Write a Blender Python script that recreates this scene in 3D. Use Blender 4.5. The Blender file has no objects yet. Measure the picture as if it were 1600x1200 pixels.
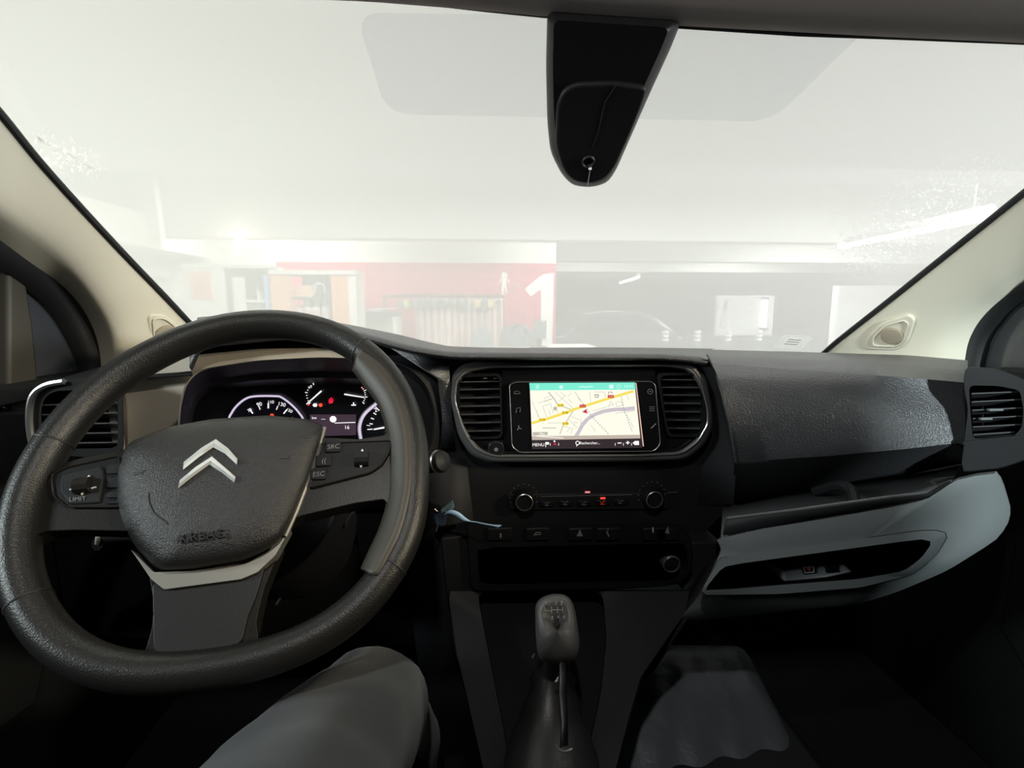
import bpy, bmesh, math, random
from mathutils import Vector, Matrix
random.seed(4)
C = bpy.context.scene.collection
SC = bpy.context.scene

# ---------------------------------------------------------------- camera, light, exposure
FPX = 820.0
YAW, PIT = math.radians(4.5), math.radians(8.5)
CAM = Vector((-0.17, 0.0, 0.95))
FW = Vector((math.sin(YAW)*math.cos(PIT), math.cos(YAW)*math.cos(PIT), -math.sin(PIT)))
RT = Vector((math.cos(YAW), -math.sin(YAW), 0))
UP = RT.cross(FW)
cam = bpy.data.cameras.new('camera'); cam.sensor_fit = 'HORIZONTAL'; cam.sensor_width = 36.0
cam.lens = 36.0*FPX/1600; cam.clip_start = 0.02; cam.clip_end = 100
camo = bpy.data.objects.new('camera', cam); C.objects.link(camo)
camo.matrix_world = Matrix.Translation(CAM) @ Matrix((RT, UP, -FW)).transposed().to_4x4()
SC.camera = camo
SC.view_settings.view_transform = 'Standard'; SC.view_settings.look = 'None'
SC.view_settings.gamma = 1; SC.view_settings.use_curve_mapping = False
SC.view_settings.exposure = 0.0
SC.cycles.max_bounces = 10; SC.cycles.transparent_max_bounces = 16
SC.cycles.sample_clamp_indirect = 4.0
wd = bpy.data.worlds.new('world'); SC.world = wd; wd.use_nodes = True
wd.node_tree.nodes['Background'].inputs[0].default_value = (0.02, 0.02, 0.022, 1)
wd.node_tree.nodes['Background'].inputs[1].default_value = 0.3

def area(name, loc, target, sx, sy, power, col):
    l = bpy.data.lights.new(name, 'AREA'); l.shape = 'RECTANGLE'; l.size = sx; l.size_y = sy
    l.energy = power; l.color = col
    o = bpy.data.objects.new(name, l); C.objects.link(o); o.location = loc
    o.rotation_euler = (Vector(target)-Vector(loc)).to_track_quat('-Z', 'Y').to_euler()
    return o
# unseen lights added under the ceiling: bonnet pair for the windscreen veil, rest for the bays
area('garage_fill_light', (-1.2, 1.35, 2.25), (-1.2, 1.35, 0), 1.5, 0.2, 22.5, (0.97, 1, 0.90))
area('garage_fill_light', (1.2, 1.35, 2.25), (1.2, 1.35, 0), 1.5, 0.2, 19.0, (0.97, 1, 0.95))
area('garage_fill_light', (-1.8, 4.4, 2.25), (-1.8, 4.4, 0), 1.5, 0.2, 92.0, (0.97, 1, 0.95))
area('garage_fill_light', (1.2, 4.4, 2.25), (1.2, 4.4, 0), 1.5, 0.2, 140.0, (0.97, 1, 0.95))
area('garage_fill_light', (4.4, 4.4, 2.25), (4.4, 4.4, 0), 1.5, 0.2, 185.0, (0.97, 1, 0.95))
area('garage_fill_light', (-2.5, 7.1, 2.25), (-2.5, 7.1, 0), 1.5, 0.2, 40.0, (0.97, 1, 0.95))
area('garage_fill_light', (1.5, 7.1, 2.25), (1.5, 7.1, 0), 1.5, 0.2, 46.0, (0.97, 1, 0.95))
area('garage_fill_light', (6.0, 8.0, 2.25), (6.0, 8.0, 0), 1.5, 0.2, 185.0, (0.97, 1, 0.95))
area('garage_fill_light', (6.0, 11.2, 2.25), (6.0, 11.2, 0), 1.5, 0.2, 125.0, (0.97, 1, 0.95))
area('garage_fill_light', (2.6, 11.3, 2.3), (2.6, 11.3, 0), 1.5, 0.2, 55.0, (0.97, 1, 0.96))  # extra light added to brighten the far bay
# lights that fall into the cab: the courtesy lamp in the roof, and unseen fill spots added beyond the two door windows
area('courtesy_lamp_light', (-0.2, -0.02, 1.49), (-0.15, 0.3, 0), 0.03, 0.03, 3.8, (1, 0.97, 0.92))
def spot(name, loc, target, power, ang, col, size):
    l = bpy.data.lights.new(name, 'SPOT'); l.energy = power; l.color = col; l.spot_size = math.radians(ang)
    l.spot_blend = .5; l.shadow_soft_size = size
    o = bpy.data.objects.new(name, l); C.objects.link(o); o.location = loc
    o.rotation_euler = (Vector(target)-Vector(loc)).to_track_quat('-Z', 'Y').to_euler()
spot('side_fill_spot', (-2.3, 0.2, 1.3), (0.8, 0.95, 1.12), 440, 17, (1, 0.97, 0.90), .25)
spot('side_fill_spot', (2.3, 0.2, 1.3), (-0.8, 0.95, 1.12), 680, 17, (1, 0.98, 0.94), .25)
spot('side_fill_spot', (-1.9, -0.2, 1.45), (-0.5, 0.5, 0.85), 320, 34, (0.95, 1.0, 0.97), .15)
spot('side_fill_spot', (1.9, -0.35, 1.55), (-0.62, 0.74, 0.84), 620, 20, (1, 0.82, 0.58), .10)
spot('side_fill_spot', (1.6, -2.4, 1.7), (0.5, 0.7, 0.75), 2000, 30, (0.92, 1.0, 0.98), .12)

# ---------------------------------------------------------------- helpers
def ray(x, y):
    return FW + RT*((x-800)/FPX) - UP*((y-600)/FPX)
def PL(x, y, p0, n):
    d = ray(x, y); n = Vector(n)
    return CAM + d*(((Vector(p0)-CAM).dot(n))/d.dot(n))
def P(x, y, Y): return PL(x, y, (0, Y, 0), (0, 1, 0))
def PX(x, y, X): return PL(x, y, (X, 0, 0), (1, 0, 0))
def PZ(x, y, Z): return PL(x, y, (0, 0, Z), (0, 0, 1))
RAKE = math.radians(39)
WN = Vector((0, math.sin(RAKE), math.cos(RAKE))); W0 = Vector((0, 1.2, 0.87))
def W(x, y, off=0.0): return PL(x, y, W0 + WN*off, WN)

def resamp(pts, n):
    pts = [Vector(p) for p in pts]
    L = [0]
    for a, b in zip(pts, pts[1:]): L.append(L[-1] + (b-a).length)
    out, j = [], 0
    for i in range(n):
        t = L[-1]*i/(n-1)
        while j < len(pts)-2 and L[j+1] < t: j += 1
        s = (t-L[j])/max(1e-9, L[j+1]-L[j])
        out.append(pts[j].lerp(pts[j+1], min(1, max(0, s))))
    return out
def spline(pts, k=6, closed=False):
    pts = [Vector(p) for p in pts]; n = len(pts); out = []
    for i in range(n if closed else n-1):
        g = (lambda q: pts[q % n]) if closed else (lambda q: pts[min(n-1, max(0, q))])
        a, b, c, d = g(i-1), g(i), g(i+1), g(i+2)
        for s in range(k):
            t = s/k
            out.append(0.5*((2*b) + (c-a)*t + (2*a-5*b+4*c-d)*t*t + (3*b-a-3*c+d)*t**3))
    if not closed: out.append(pts[-1])
    return out
def fillet(pts, r, k=4):
    pts = [Vector(p) for p in pts]; out = []; n = len(pts)
    for i in range(n):
        a, b, c = pts[i-1], pts[i], pts[(i+1) % n]
        rr = min(r, (a-b).length*.45, (c-b).length*.45)
        p, q = b + (a-b).normalized()*rr, b + (c-b).normalized()*rr
        for s in range(k+1):
            t = s/k
            out.append(p*(1-t)**2 + b*2*t*(1-t) + q*t*t)
    return out
def atx(poly, x):
    for (x0, y0), (x1, y1) in zip(poly, poly[1:]):
        if x <= x1: return y0 + (y1-y0)*(x-x0)/(x1-x0) if x >= x0 else y0
    return poly[-1][1]

ORG = {}
class B:
    def __init__(s): s.V = []; s.F = []; s.I = []; s.mi = 0
    def add(s, V, F):
        b = len(s.V); s.V += [Vector(v) for v in V]; s.F += [tuple(b+i for i in f) for f in F]; s.I += [s.mi]*len(F); return s
    def prism(s, front, vec):
        n = len(front); vec = Vector(vec); V = [Vector(p) for p in front]; V += [p+vec for p in V]
        F = [tuple(range(n)), tuple(range(2*n-1, n-1, -1))] + [(i, i+n, (i+1) % n + n, (i+1) % n) for i in range(n)]
        return s.add(V, F)
    def box(s, c, sz, rot=None):
        c = Vector(c); R = rot or Matrix.Identity(3)
        V = [c + R @ Vector((sx*sz[0]/2, sy*sz[1]/2, sz_*sz[2]/2)) for sx in (-1, 1) for sy in (-1, 1) for sz_ in (-1, 1)]
        return s.add(V, [(0, 1, 3, 2), (4, 6, 7, 5), (0, 4, 5, 1), (2, 3, 7, 6), (0, 2, 6, 4), (1, 5, 7, 3)])
    def grid(s, rows, closed=False):
        m = len(rows[0]); V = [p for r in rows for p in r]; F = []
        for i in range(len(rows)-1):
            for j in range(m if closed else m-1):
                k = (j+1) % m
                F.append((i*m+j, i*m+k, (i+1)*m+k, (i+1)*m+j))
        return s.add(V, F)
    def tube(s, pts, r, n=10, closed=False, caps=True):
        pts = [Vector(p) for p in pts]; m = len(pts); rows = []; up = None
        for i, p in enumerate(pts):
            a = pts[i-1] if (i or closed) else p; b = pts[(i+1) % m] if (i < m-1 or closed) else p
            t = (b-a).normalized()
            if up is None: up = t.orthogonal().normalized()
            up = (up - t*up.dot(t)).normalized(); w = t.cross(up)
            rr = r[i] if isinstance(r, (list, tuple)) else r
            rows.append([p + (up*math.cos(q)+w*math.sin(q))*rr for q in [2*math.pi*k/n for k in range(n)]])
        if closed: rows.append(rows[0])
        b0 = len(s.V); s.grid(rows, True)
        if caps and not closed:
            e = b0 + (len(rows)-1)*n
            s.F += [tuple(range(b0, b0+n)), tuple(range(e+n-1, e-1, -1))]; s.I += [s.mi]*2
        return s
    def lathe(s, c, ax, prof, n=24, caps=True):
        c, ax = Vector(c), Vector(ax).normalized(); u = ax.orthogonal().normalized(); w = ax.cross(u)
        rows = [[c + ax*h + (u*math.cos(q)+w*math.sin(q))*max(r, 1e-5) for q in [2*math.pi*k/n for k in range(n)]] for r, h in prof]
        b0 = len(s.V); s.grid(rows, True)
        if not caps: return s
        e = b0 + (len(rows)-1)*n
        s.F += [tuple(range(b0, b0+n)), tuple(range(e+n-1, e-1, -1))]; s.I += [s.mi]*2
        return s
    def text(s, body, o, ex, ey, size, depth=0.0004, align='CENTER'):
        cu = bpy.data.curves.new('t', 'FONT'); cu.body = body; cu.size = size; cu.extrude = depth; cu.align_x = align; cu.align_y = 'CENTER'
        ob = bpy.data.objects.new('t', cu); me = ob.to_mesh()
        ex, ey, o = Vector(ex).normalized(), Vector(ey).normalized(), Vector(o); ez = ex.cross(ey)
        s.add([o + ex*v.co.x + ey*v.co.y + ez*v.co.z for v in me.vertices], [tuple(p.vertices) for p in me.polygons])
        ob.to_mesh_clear(); bpy.data.objects.remove(ob); bpy.data.curves.remove(cu); return s
    def make(s, name, mat, parent=None, bevel=0, seg=2, subd=0, solid=0, sharp=0.6, label=None, merge=0):
        off = ORG.get(parent.name if parent else None)
        bm = bmesh.new()
        if off is None:
            lo = [min(v[i] for v in s.V) for i in range(3)]; hi = [max(v[i] for v in s.V) for i in range(3)]
            off = Vector(((lo[0]+hi[0])/2, (lo[1]+hi[1])/2, lo[2]))
        vs = [bm.verts.new(v-off) for v in s.V]
        for f, i in zip(s.F, s.I):
            try: fc = bm.faces.new([vs[k] for k in f]); fc.material_index = i; fc.smooth = True
            except ValueError: pass
        if merge: bmesh.ops.remove_doubles(bm, verts=bm.verts, dist=merge)
        bmesh.ops.recalc_face_normals(bm, faces=bm.faces)
        if sharp:
            for e in bm.edges:
                if len(e.link_faces) == 2 and e.calc_face_angle(0) > sharp: e.smooth = False
        me = bpy.data.meshes.new(name); bm.to_mesh(me); bm.free()
        for m in (mat if isinstance(mat, (list, tuple)) else [mat]): me.materials.append(m)
        o = bpy.data.objects.new(name, me); C.objects.link(o)
        if parent: o.parent = parent
        else: o.location = off
        ORG[o.name] = off
        if solid:
            d = o.modifiers.new('s', 'SOLIDIFY'); d.thickness = solid; d.offset = 0
        if bevel:
            d = o.modifiers.new('b', 'BEVEL'); d.width = bevel; d.segments = seg; d.limit_method = 'ANGLE'; d.angle_limit = 0.6
        if subd:
            d = o.modifiers.new('u', 'SUBSURF'); d.levels = subd; d.render_levels = subd
        if label: o['label'] = label
        return o
def thing(name, label, cat, loc, group=None):
    o = bpy.data.objects.new(name, None); C.objects.link(o); o.location = loc; o.empty_display_size = .02
    ORG[o.name] = Vector(loc); return tag(o, label, cat, group)
def tag(o, label, cat, group=None):
    o['label'] = label; o['category'] = cat
    if group: o['group'] = group
    return o
def struct(o, label=None):
    o['kind'] = 'structure'
    if label: o['label'] = label
    return o
def copy_tree(o, delta, parent=None):
    c = o.copy(); C.objects.link(c)
    if parent: c.parent = parent
    else: c.location = o.location + Vector(delta)
    ORG[c.name] = ORG[o.name] + Vector(delta)
    for ch in list(o.children): copy_tree(ch, delta, c)
    return c

# ---------------------------------------------------------------- materials
def S(r, g, b):
    f = lambda c: (c/255)/12.92 if c/255 <= .04045 else ((c/255+.055)/1.055)**2.4
    return (f(r), f(g), f(b))
def mat(name, col, rough=.5, metal=0, bump=None, spec=.5, var=0, coat=0, sheen=0):
    m = bpy.data.materials.new(name); m.use_nodes = True; nt = m.node_tree; p = nt.nodes['Principled BSDF']
    p.inputs['Base Color'].default_value = (*col, 1); p.inputs['Roughness'].default_value = rough
    p.inputs['Metallic'].default_value = metal; p.inputs['Specular IOR Level'].default_value = spec
    p.inputs['Coat Weight'].default_value = coat; p.inputs['Sheen Weight'].default_value = sheen
    if bump or var:
        tc = nt.nodes.new('ShaderNodeTexCoord'); nz = nt.nodes.new('ShaderNodeTexNoise')
        nt.links.new(tc.outputs['Object'], nz.inputs['Vector'])
        nz.inputs['Scale'].default_value = bump[0] if bump else 60; nz.inputs['Detail'].default_value = 3
        if bump:
            b = nt.nodes.new('ShaderNodeBump'); b.inputs['Strength'].default_value = bump[1]; b.inputs['Distance'].default_value = bump[2] if len(bump) > 2 else .0006
            nt.links.new(nz.outputs['Fac'], b.inputs['Height']); nt.links.new(b.outputs['Normal'], p.inputs['Normal'])
        if var:
            n2 = nt.nodes.new('ShaderNodeTexNoise'); n2.inputs['Scale'].default_value = 9; n2.inputs['Detail'].default_value = 6
            nt.links.new(tc.outputs['Object'], n2.inputs['Vector'])
            mx = nt.nodes.new('ShaderNodeMix'); mx.data_type = 'RGBA'
            mx.inputs[6].default_value = (*[c*(1-var) for c in col], 1); mx.inputs[7].default_value = (*[min(1, c*(1+var)) for c in col], 1)
            nt.links.new(n2.outputs['Fac'], mx.inputs[0]); nt.links.new(mx.outputs[2], p.inputs['Base Color'])
    return m
def emis(name, col, st=1.0):
    m = bpy.data.materials.new(name); m.use_nodes = True; p = m.node_tree.nodes['Principled BSDF']
    p.inputs['Base Color'].default_value = (0.01, 0.01, 0.01, 1); p.inputs['Emission Color'].default_value = (*col, 1)
    p.inputs['Emission Strength'].default_value = st; p.inputs['Roughness'].default_value = .3
    return m
def glassy(name, trans, scatter, sfac, gloss=.04):
    m = bpy.data.materials.new(name); m.use_nodes = True; nt = m.node_tree; nt.nodes.clear()
    o = nt.nodes.new('ShaderNodeOutputMaterial'); t = nt.nodes.new('ShaderNodeBsdfTransparent'); t.inputs[0].default_value = (*trans, 1)
    g = nt.nodes.new('ShaderNodeBsdfGlossy'); g.inputs['Roughness'].default_value = .03
    m1 = nt.nodes.new('ShaderNodeMixShader'); m1.inputs[0].default_value = gloss
    nt.links.new(t.outputs[0], m1.inputs[1]); nt.links.new(g.outputs[0], m1.inputs[2]); last = m1
    if sfac:
        s = nt.nodes.new('ShaderNodeBsdfTranslucent'); s.inputs[0].default_value = (*scatter, 1)
        m2 = nt.nodes.new('ShaderNodeMixShader'); m2.inputs[0].default_value = sfac
        nt.links.new(last.outputs[0], m2.inputs[1]); nt.links.new(s.outputs[0], m2.inputs[2]); last = m2
    nt.links.new(last.outputs[0], o.inputs[0]); return m

BLACK = mat('black_plastic', (.009, .009, .010), .48, bump=(900, .25), spec=.18)
GRAIN = mat('grained_dash_plastic', (.046, .046, .050), .36, bump=(420, .9, .0014), spec=1.0)
DASHD = mat('dark_dash_plastic', (.013, .013, .0145), .55, bump=(700, .4), spec=.2)
GREY = mat('grey_lower_plastic', (.15, .164, .167), .55, bump=(800, .2))
GREYD = mat('console_plastic', (.014, .0143, .0155), .55, bump=(800, .2), spec=.2)
WARM = mat('warm_lit_surround', (.36, .315, .25), .6, bump=(600, .3))  # warm light on the surround is put into this beige
PIANO = mat('piano_black', (.008, .008, .009), .12, coat=.4)
SILVER = mat('satin_silver', (.42, .42, .41), .32, metal=.85)
BRUSH = mat('satin_trim_band', (.30, .29, .26), .42, metal=.7)
CHROME = mat('chrome', (.9, .92, .91), .22, metal=.45)
LEATHER = mat('wheel_leather', (.011, .0107, .0098), .38, bump=(700, .7, .0006), spec=.45)
PAD = mat('airbag_cover_leather', (.016, .0152, .0148), .36, bump=(800, 1.0, .0008))
SMOOTHW = mat('wheel_smooth_plastic', (.012, .0112, .0095), .40, bump=(700, .2), spec=.25)
PILLAR = mat('beige_pillar_trim', S(216, 210, 192), .75, bump=(500, .15))
CLOTHG = mat('grey_speaker_cloth', S(160, 148, 130), .9, bump=(1500, .4))
HEADL = mat('headliner_fabric', (.36, .32, .30), .95, bump=(500, .3))
RUBBER = mat('black_rubber', (.007, .008, .009), .55)
DOORM = mat('door_trim_plastic', (.010, .011, .0115), .6, bump=(600, .3), spec=.2)
DOORL = mat('door_frame_paint', (.042, .039, .030), .6)
TROUS = mat('grey_trouser_cloth', (.028, .0325, .036), .9, bump=(900, .5), sheen=.15)
FILM = mat('plastic_floor_film', (.10, .113, .128), .42, bump=(30, .6, .006))
BOOT = mat('gear_boot_leather', (.014, .014, .015), .45, bump=(400, .4))
BLUE = mat('blue_strap', S(190, 226, 255), .6)
BLUED = mat('dark_blue_key', (.02, .03, .055), .4)
WHITE = mat('white_print', (.75, .75, .75), .6)
MARK = mat('dim_print', (.16, .16, .16), .6)
EW = emis('white_backlight', (1, .96, 1), 1.1)
EV = emis('violet_white_ring', (.85, .74, .95), .8)
ED = emis('dim_backlight', (.5, .46, .5), .22)
ER = emis('red_warning_light', (1, .02, .06), .9)
EO = emis('orange_warning_light', (1, .10, .04), 1.0)
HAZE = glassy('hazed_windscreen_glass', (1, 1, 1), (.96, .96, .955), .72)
INNER = glassy('windscreen_inner_face', (.98, .98, .98), (1, 1, 1), 0, .02)
TINT = glassy('dark_side_glass', (.55, .57, .58), (1, 1, 1), 0, .05)
SLATM = mat('vent_slat_plastic', (.075, .075, .078), .38)
EDGE = mat('grey_lip_plastic', (.10, .105, .108), .45)
SHELFM = mat('shelf_floor_plastic', (.05, .052, .055), .6)
BLOCKM = mat('switch_block_grey', (.30, .32, .325), .5)
THUMB = mat('thumb_grip_plastic', (.042, .037, .029), .5, bump=(900, .3))
# ---------------------------------------------------------------- the garage beyond the windscreen (structure)
GF = -0.57                                  # garage floor
BB, CE = 1.75, 2.45                         # beam soffit, ceiling
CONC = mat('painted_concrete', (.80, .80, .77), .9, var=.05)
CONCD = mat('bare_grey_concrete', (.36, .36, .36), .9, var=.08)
DARKG = mat('dark_far_wall', (.10, .10, .11), .9)
RED = mat('red_wall_paint', (.56, .06, .12), .8, var=.08)
FLOORM = mat('garage_floor_paint', (.22, .22, .23), .6, var=.1)
def sbox(name, lo, hi, m, label=None):
    c = [(a+b)/2 for a, b in zip(lo, hi)]; s = [b-a for a, b in zip(lo, hi)]
    return struct(B().box(c, s).make(name, m, bevel=.004, seg=1), label)
sbox('floor', (-9, 1.6, GF-.1), (16, 24, GF), FLOORM, 'grey painted garage floor')
sbox('ceiling', (-9, -3, CE), (16, 24, CE+.15), CONC, 'white painted concrete garage ceiling')
for i, (y0, y1) in enumerate([(3.07, 3.43), (6.6, 6.9), (9.6, 9.92), (12.6, 12.9), (15.6, 15.9), (18.6, 18.9)]):
    sbox('trim_%d' % (10+i), (-9, y0, BB), (16, y1, CE-.002), CONC, 'white ceiling beam across the garage, number %d from the van' % (i+1) if 0 else None)
RWY = 8.0
xr = P(868, 480, RWY).x
sbox('wall_front', (-9, RWY, GF), (xr, RWY+.2, CE-.003), CONC, 'white end wall of the parking bay')
zt = P(650, 410, RWY).z; xl = P(432, 420, RWY).x
rp = struct(B().box(((xl+xr)/2, RWY-.01, (zt+GF)/2), (xr-xl-.01, .018, zt-GF-.01)).make('wall_front_panel', RED), 'red painted lower field of the end wall')
SIGNW = mat('white_wall_paint_print', (.85, .82, .80), .8)
num = [(1130-6, 0)]
c4 = lambda u, v: (550+u/4, 380+v/4)
def wallp(pts, Y): return [P(*c4(*p), Y) for p in pts]
sg = B().prism(wallp([(1080, 285), (1195, 192), (1262, 188), (1250, 640), (1180, 640), (1182, 285), (1118, 335)], RWY-.022), (0, .004, 0)).make('number_one_sign', SIGNW, bevel=0)
tag(sg, 'large white number 1 painted at the right edge of the red wall', 'sign')
pg = thing('stairs_pictogram', 'white figure walking down stairs painted on the red wall beside the number', 'sign', P(*c4(955, 325), RWY-.02))
h = P(*c4(952, 198), RWY-.022)
B().lathe(h, (0, 1, 0), [(.045, 0), (.045, .004)], 16).make('pictogram_head', SIGNW, pg)
B().prism(wallp([(938, 212), (966, 212), (985, 240), (980, 246), (965, 230), (966, 262), (972, 300), (960, 302), (952, 268), (945, 312), (932, 314), (938, 262), (938, 232), (926, 250), (919, 246)], RWY-.022), (0, .004, 0)).make('pictogram_body', SIGNW, pg)
st = [(940, 316), (962, 316), (962, 302), (980, 302), (980, 290), (998, 290), (998, 277), (1016, 277), (1016, 265), (1034, 265), (1034, 254), (1050, 254)]
B().prism(wallp(st + [(x, y+7) for x, y in reversed(st)], RWY-.022), (0, .004, 0)).make('pictogram_stairs', SIGNW, pg)
# right: far wall, partition, left wall
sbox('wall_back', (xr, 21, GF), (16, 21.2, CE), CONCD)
sbox('wall_right', (11.5, 2, GF), (11.7, 21, CE), CONC)
wl = sbox('wall_left', (-6.2, 2.2, GF), (-6.0, RWY, CE), CONC)
lb = P(160, 345, 3.6)
sbox('trim_1', (-4.6, 3.2, 1.62), (-3.9, RWY-.01, 2.0), CONC, 'white side beam running along the left wall')
sbox('trim_2', (-4.62, 3.3, 1.33), (-4.35, RWY-.02, 1.45), CONCD, 'grey duct under the left side beam')
struct(B().tube([P(243, 290, 5.7), P(254, 375, 5.7)], .03).make('trim_3', CONC), 'white vertical pipe in front of the left beam')
# roller shutter at far left: slats
sh = tag(B().box((-5.9, 5.6, .75), (.05, 2.6, 2.6)).make('roller_shutter', CONCD), 'grey roller shutter in the left wall beside the lockers', 'shutter')
sl = None
for i in range(13):
    o = B().tube([(-5.86, 4.4, -.40+i*.19), (-5.86, 6.85, -.40+i*.19)], .07, 6).make('slat', CONCD, sh) if sl is None else sl.copy()
    if sl is None: sl = o
    else: C.objects.link(o); o.location = (0, 0, i*.19)
# partition panel on the right with vertical tube lamp and round signs
PW = mat('white_partition', (.66, .66, .66), .7)
a, b = P(1122, 460, 11), P(1208, 470, 11)
sbox('wall_partition', (a.x, 11, GF), (b.x+.03, 11.12, P(1150, 462, 11).z), PW, 'white partition wall at the right of the garage')
sbox('wall_partition_side', (b.x+.9, 10.2, GF), (11.5, 10.4, 1.35), PW)
sbox('trim_4', (xr+.1, 10.95, GF), (11, 10.99, P(1150, 524, 11).z), DARKG, 'dark painted base band of the far wall')
tl = thing('vertical_tube_lamp', 'upright white tube lamp on the partition wall at the right', 'lamp', P(1193, 515, 10.96))
B().tube([P(1196, 468, 10.94), P(1193, 512, 10.94)], .05, 10).make('lamp_tube', emis('tube_lamp_glow', (1, .97, .98), 3.0), tl)
for q in ((1196, 466), (1193, 514)):
    B().box(P(*q, 10.94), (.12, .1, .05)).make('end_cap', DARKG, tl)
for x, y, lab in ((1131, 495, 'upper round grey sign on the white partition with a short bar'), (1130, 507, 'lower round grey sign on the white partition with a centre dot')):
    s_ = thing('round_sign', lab, 'sign', P(x, y, 10.98), 'round signs on the partition')
    B().lathe(P(x, y, 10.985), (0, -1, 0), [(.075, 0), (.075, .012)], 24).make('disc', CONCD, s_)
    B().lathe(P(x, y, 10.97), (0, -1, 0), [(.055, 0), (.055, .006)], 24).make('disc_face', PW, s_)
    B().box(P(x, y, 10.96), (.06, .006, .02) if y < 500 else (.03, .006, .03)).make('symbol', CONCD, s_)
tag(B().box(P(1134, 477, 10.98), (.07, .02, .22)).make('notice_board', CONCD), 'small grey upright notice above the round signs', 'sign')
# bollards with three white bands
BOL = mat('bollard_grey', (.2, .2, .21), .6); BW = mat('bollard_white_band', (.95, .95, .95), .4)
bx = [(1040, 'leftmost'), (1090, 'second from left'), (1138, 'third from left'), (1186, 'rightmost')]
bol = None
for x, w in bx:
    t = P(x, 518, 8.6)
    if bol is None:
        bol = thing('bollard', '', 'bollard', (t.x, t.y, GF), 'banded bollards'); first = t.copy()
        B().tube([(t.x, t.y, GF), (t.x, t.y, t.z+.02)], .035, 10).make('post', BOL, bol)
        for k in range(3): B().lathe((t.x, t.y, t.z-.03-k*.065), (0, 0, 1), [(.055, 0), (.055, .045)], 12).make('reflective_band', BW, bol)
        o = bol
    else: o = copy_tree(bol, (t.x-first.x, 0, 0))
    o['label'] = 'slim grey bollard with three white bands, %s of the four' % w
# tube lamps on the ceiling
TUBE = emis('ceiling_tube_glow', (1, .98, .97), 4.0)
def tube_lamp(p, q, label):
    p, q = Vector(p), Vector(q)
    t = thing('ceiling_tube_lamp', label, 'lamp', p, 'garage ceiling tubes')
    d = (q-p).normalized()
    B().tube([p, q], .035, 10).make('lamp_tube', TUBE, t)
    B().tube([p+Vector((0, 0, .06)), q+Vector((0, 0, .06))], .045, 6).make('fitting', CONC, t)
    B().tube([p+Vector((0, 0, .06))+d*.2, Vector((p.x, p.y, CE))+d*.2], .005, 6).make('hanger', CONCD, t)
    B().tube([q+Vector((0, 0, .06))-d*.2, Vector((q.x, q.y, CE))-d*.2], .005, 6).make('hanger', CONCD, t)
tube_lamp(PZ(1548, 338, 1.72), PZ(1312, 386, 1.72), 'long bright ceiling tube lamp at the right above the droplets on the glass')
tube_lamp(PZ(998, 433, 1.62), PZ(969, 442, 1.62), 'short ceiling tube lamp seen right of the red wall')
# wall lamp at left with a glow
wlmp = thing('wall_lamp', 'small round glowing lamp on a post above the lockers at left', 'lamp', P(374, 412, 6.6))
p = P(375, 379, 6.6)
bulb = B().lathe(p+Vector((0, 0, -.06)), (0, 0, 1), [(.0, 0), (.05, .02), (.065, .06), (.05, .1), (0, .12)], 20).make('bulb', emis('bulb_glow', (1, .93, .78), 4), wlmp)
B().tube([P(374, 388, 6.6), P(372, 420, 6.6)], .05, 8).make('lamp_post', CONC, wlmp)
pl = bpy.data.lights.new('wall_lamp_light', 'POINT'); pl.energy = 3; pl.color = (1, .9, .7); pl.shadow_soft_size = .08
po = bpy.data.objects.new('wall_lamp_light', pl); C.objects.link(po); po.location = p + Vector((0, -.15, .0)); po.parent = None
# ---------------------------------------------------------------- lockers, bottles, desk, rack
ORANGE = mat('orange_wood_board', (.72, .30, .13), .7, var=.1)
LOCKW = mat('locker_white', (.75, .72, .68), .6)
LOCKD = mat('locker_dark_inside', (.05, .052, .058), .8)
LOCKB = mat('locker_blue_edge', (.12, .28, .62), .5)
c3 = lambda u, v: (200+u/4, 350+v/4)
LY = 6.4
def q3(u, v, Y=LY): return P(*c3(u, v), Y)
def cab(name, label, u0, v0, u1, wallmat, Y=LY, dep=.5):
    a, b = q3(u0, v0, Y), q3(u1, v0, Y)
    return thing(name, label, 'cabinet', ((a.x+b.x)/2, Y+dep/2, GF)), a, b
k1, a, b = cab('locker', 'pale locker with an orange top and open blue edged shelves at left', 350, 275, 880, LOCKW)
zt = a.z; xm = q3(612, 300).x; xs = q3(720, 300).x
def bb(x0, x1, y0, y1, z0, z1): return B().box(((x0+x1)/2, (y0+y1)/2, (z0+z1)/2), (abs(x1-x0), abs(y1-y0), abs(z1-z0)))
bb(a.x, xm, LY-.02, LY+.5, GF, zt).make('side_panel', LOCKW, k1, bevel=.01)
bb(q3(390, 290).x, q3(520, 290).x, LY-.035, LY-.021, zt-.35, zt-.04).make('orange_patch', ORANGE, k1, label='orange board on the pale locker')
bb(xm, b.x-.01, LY+.42, LY+.5, GF, zt).make('back_panel', LOCKD, k1)
bb(q3(640, 300).x, q3(715, 300).x, LY+.02, LY+.06, GF, zt-.1).make('glass_door', LOCKW, k1)
bb(q3(612, 300).x, q3(640, 300).x, LY-.03, LY+.4, GF, zt).make('door_edge', LOCKD, k1)
bb(q3(850, 300).x, q3(872, 300).x, LY-.04, LY+.4, GF, zt-.08).make('blue_edge', LOCKB, k1, label='blue door edge')
bb(a.x-.02, b.x-.005, LY-.03, LY+.5, zt, zt+.04).make('top_board', LOCKW, k1)
for v in (475, 560, 640):
    bb(q3(725, 300).x, q3(850, 300).x, LY, LY+.42, q3(700, v).z, q3(700, v).z-.025).make('shelf', LOCKW, k1)
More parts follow.
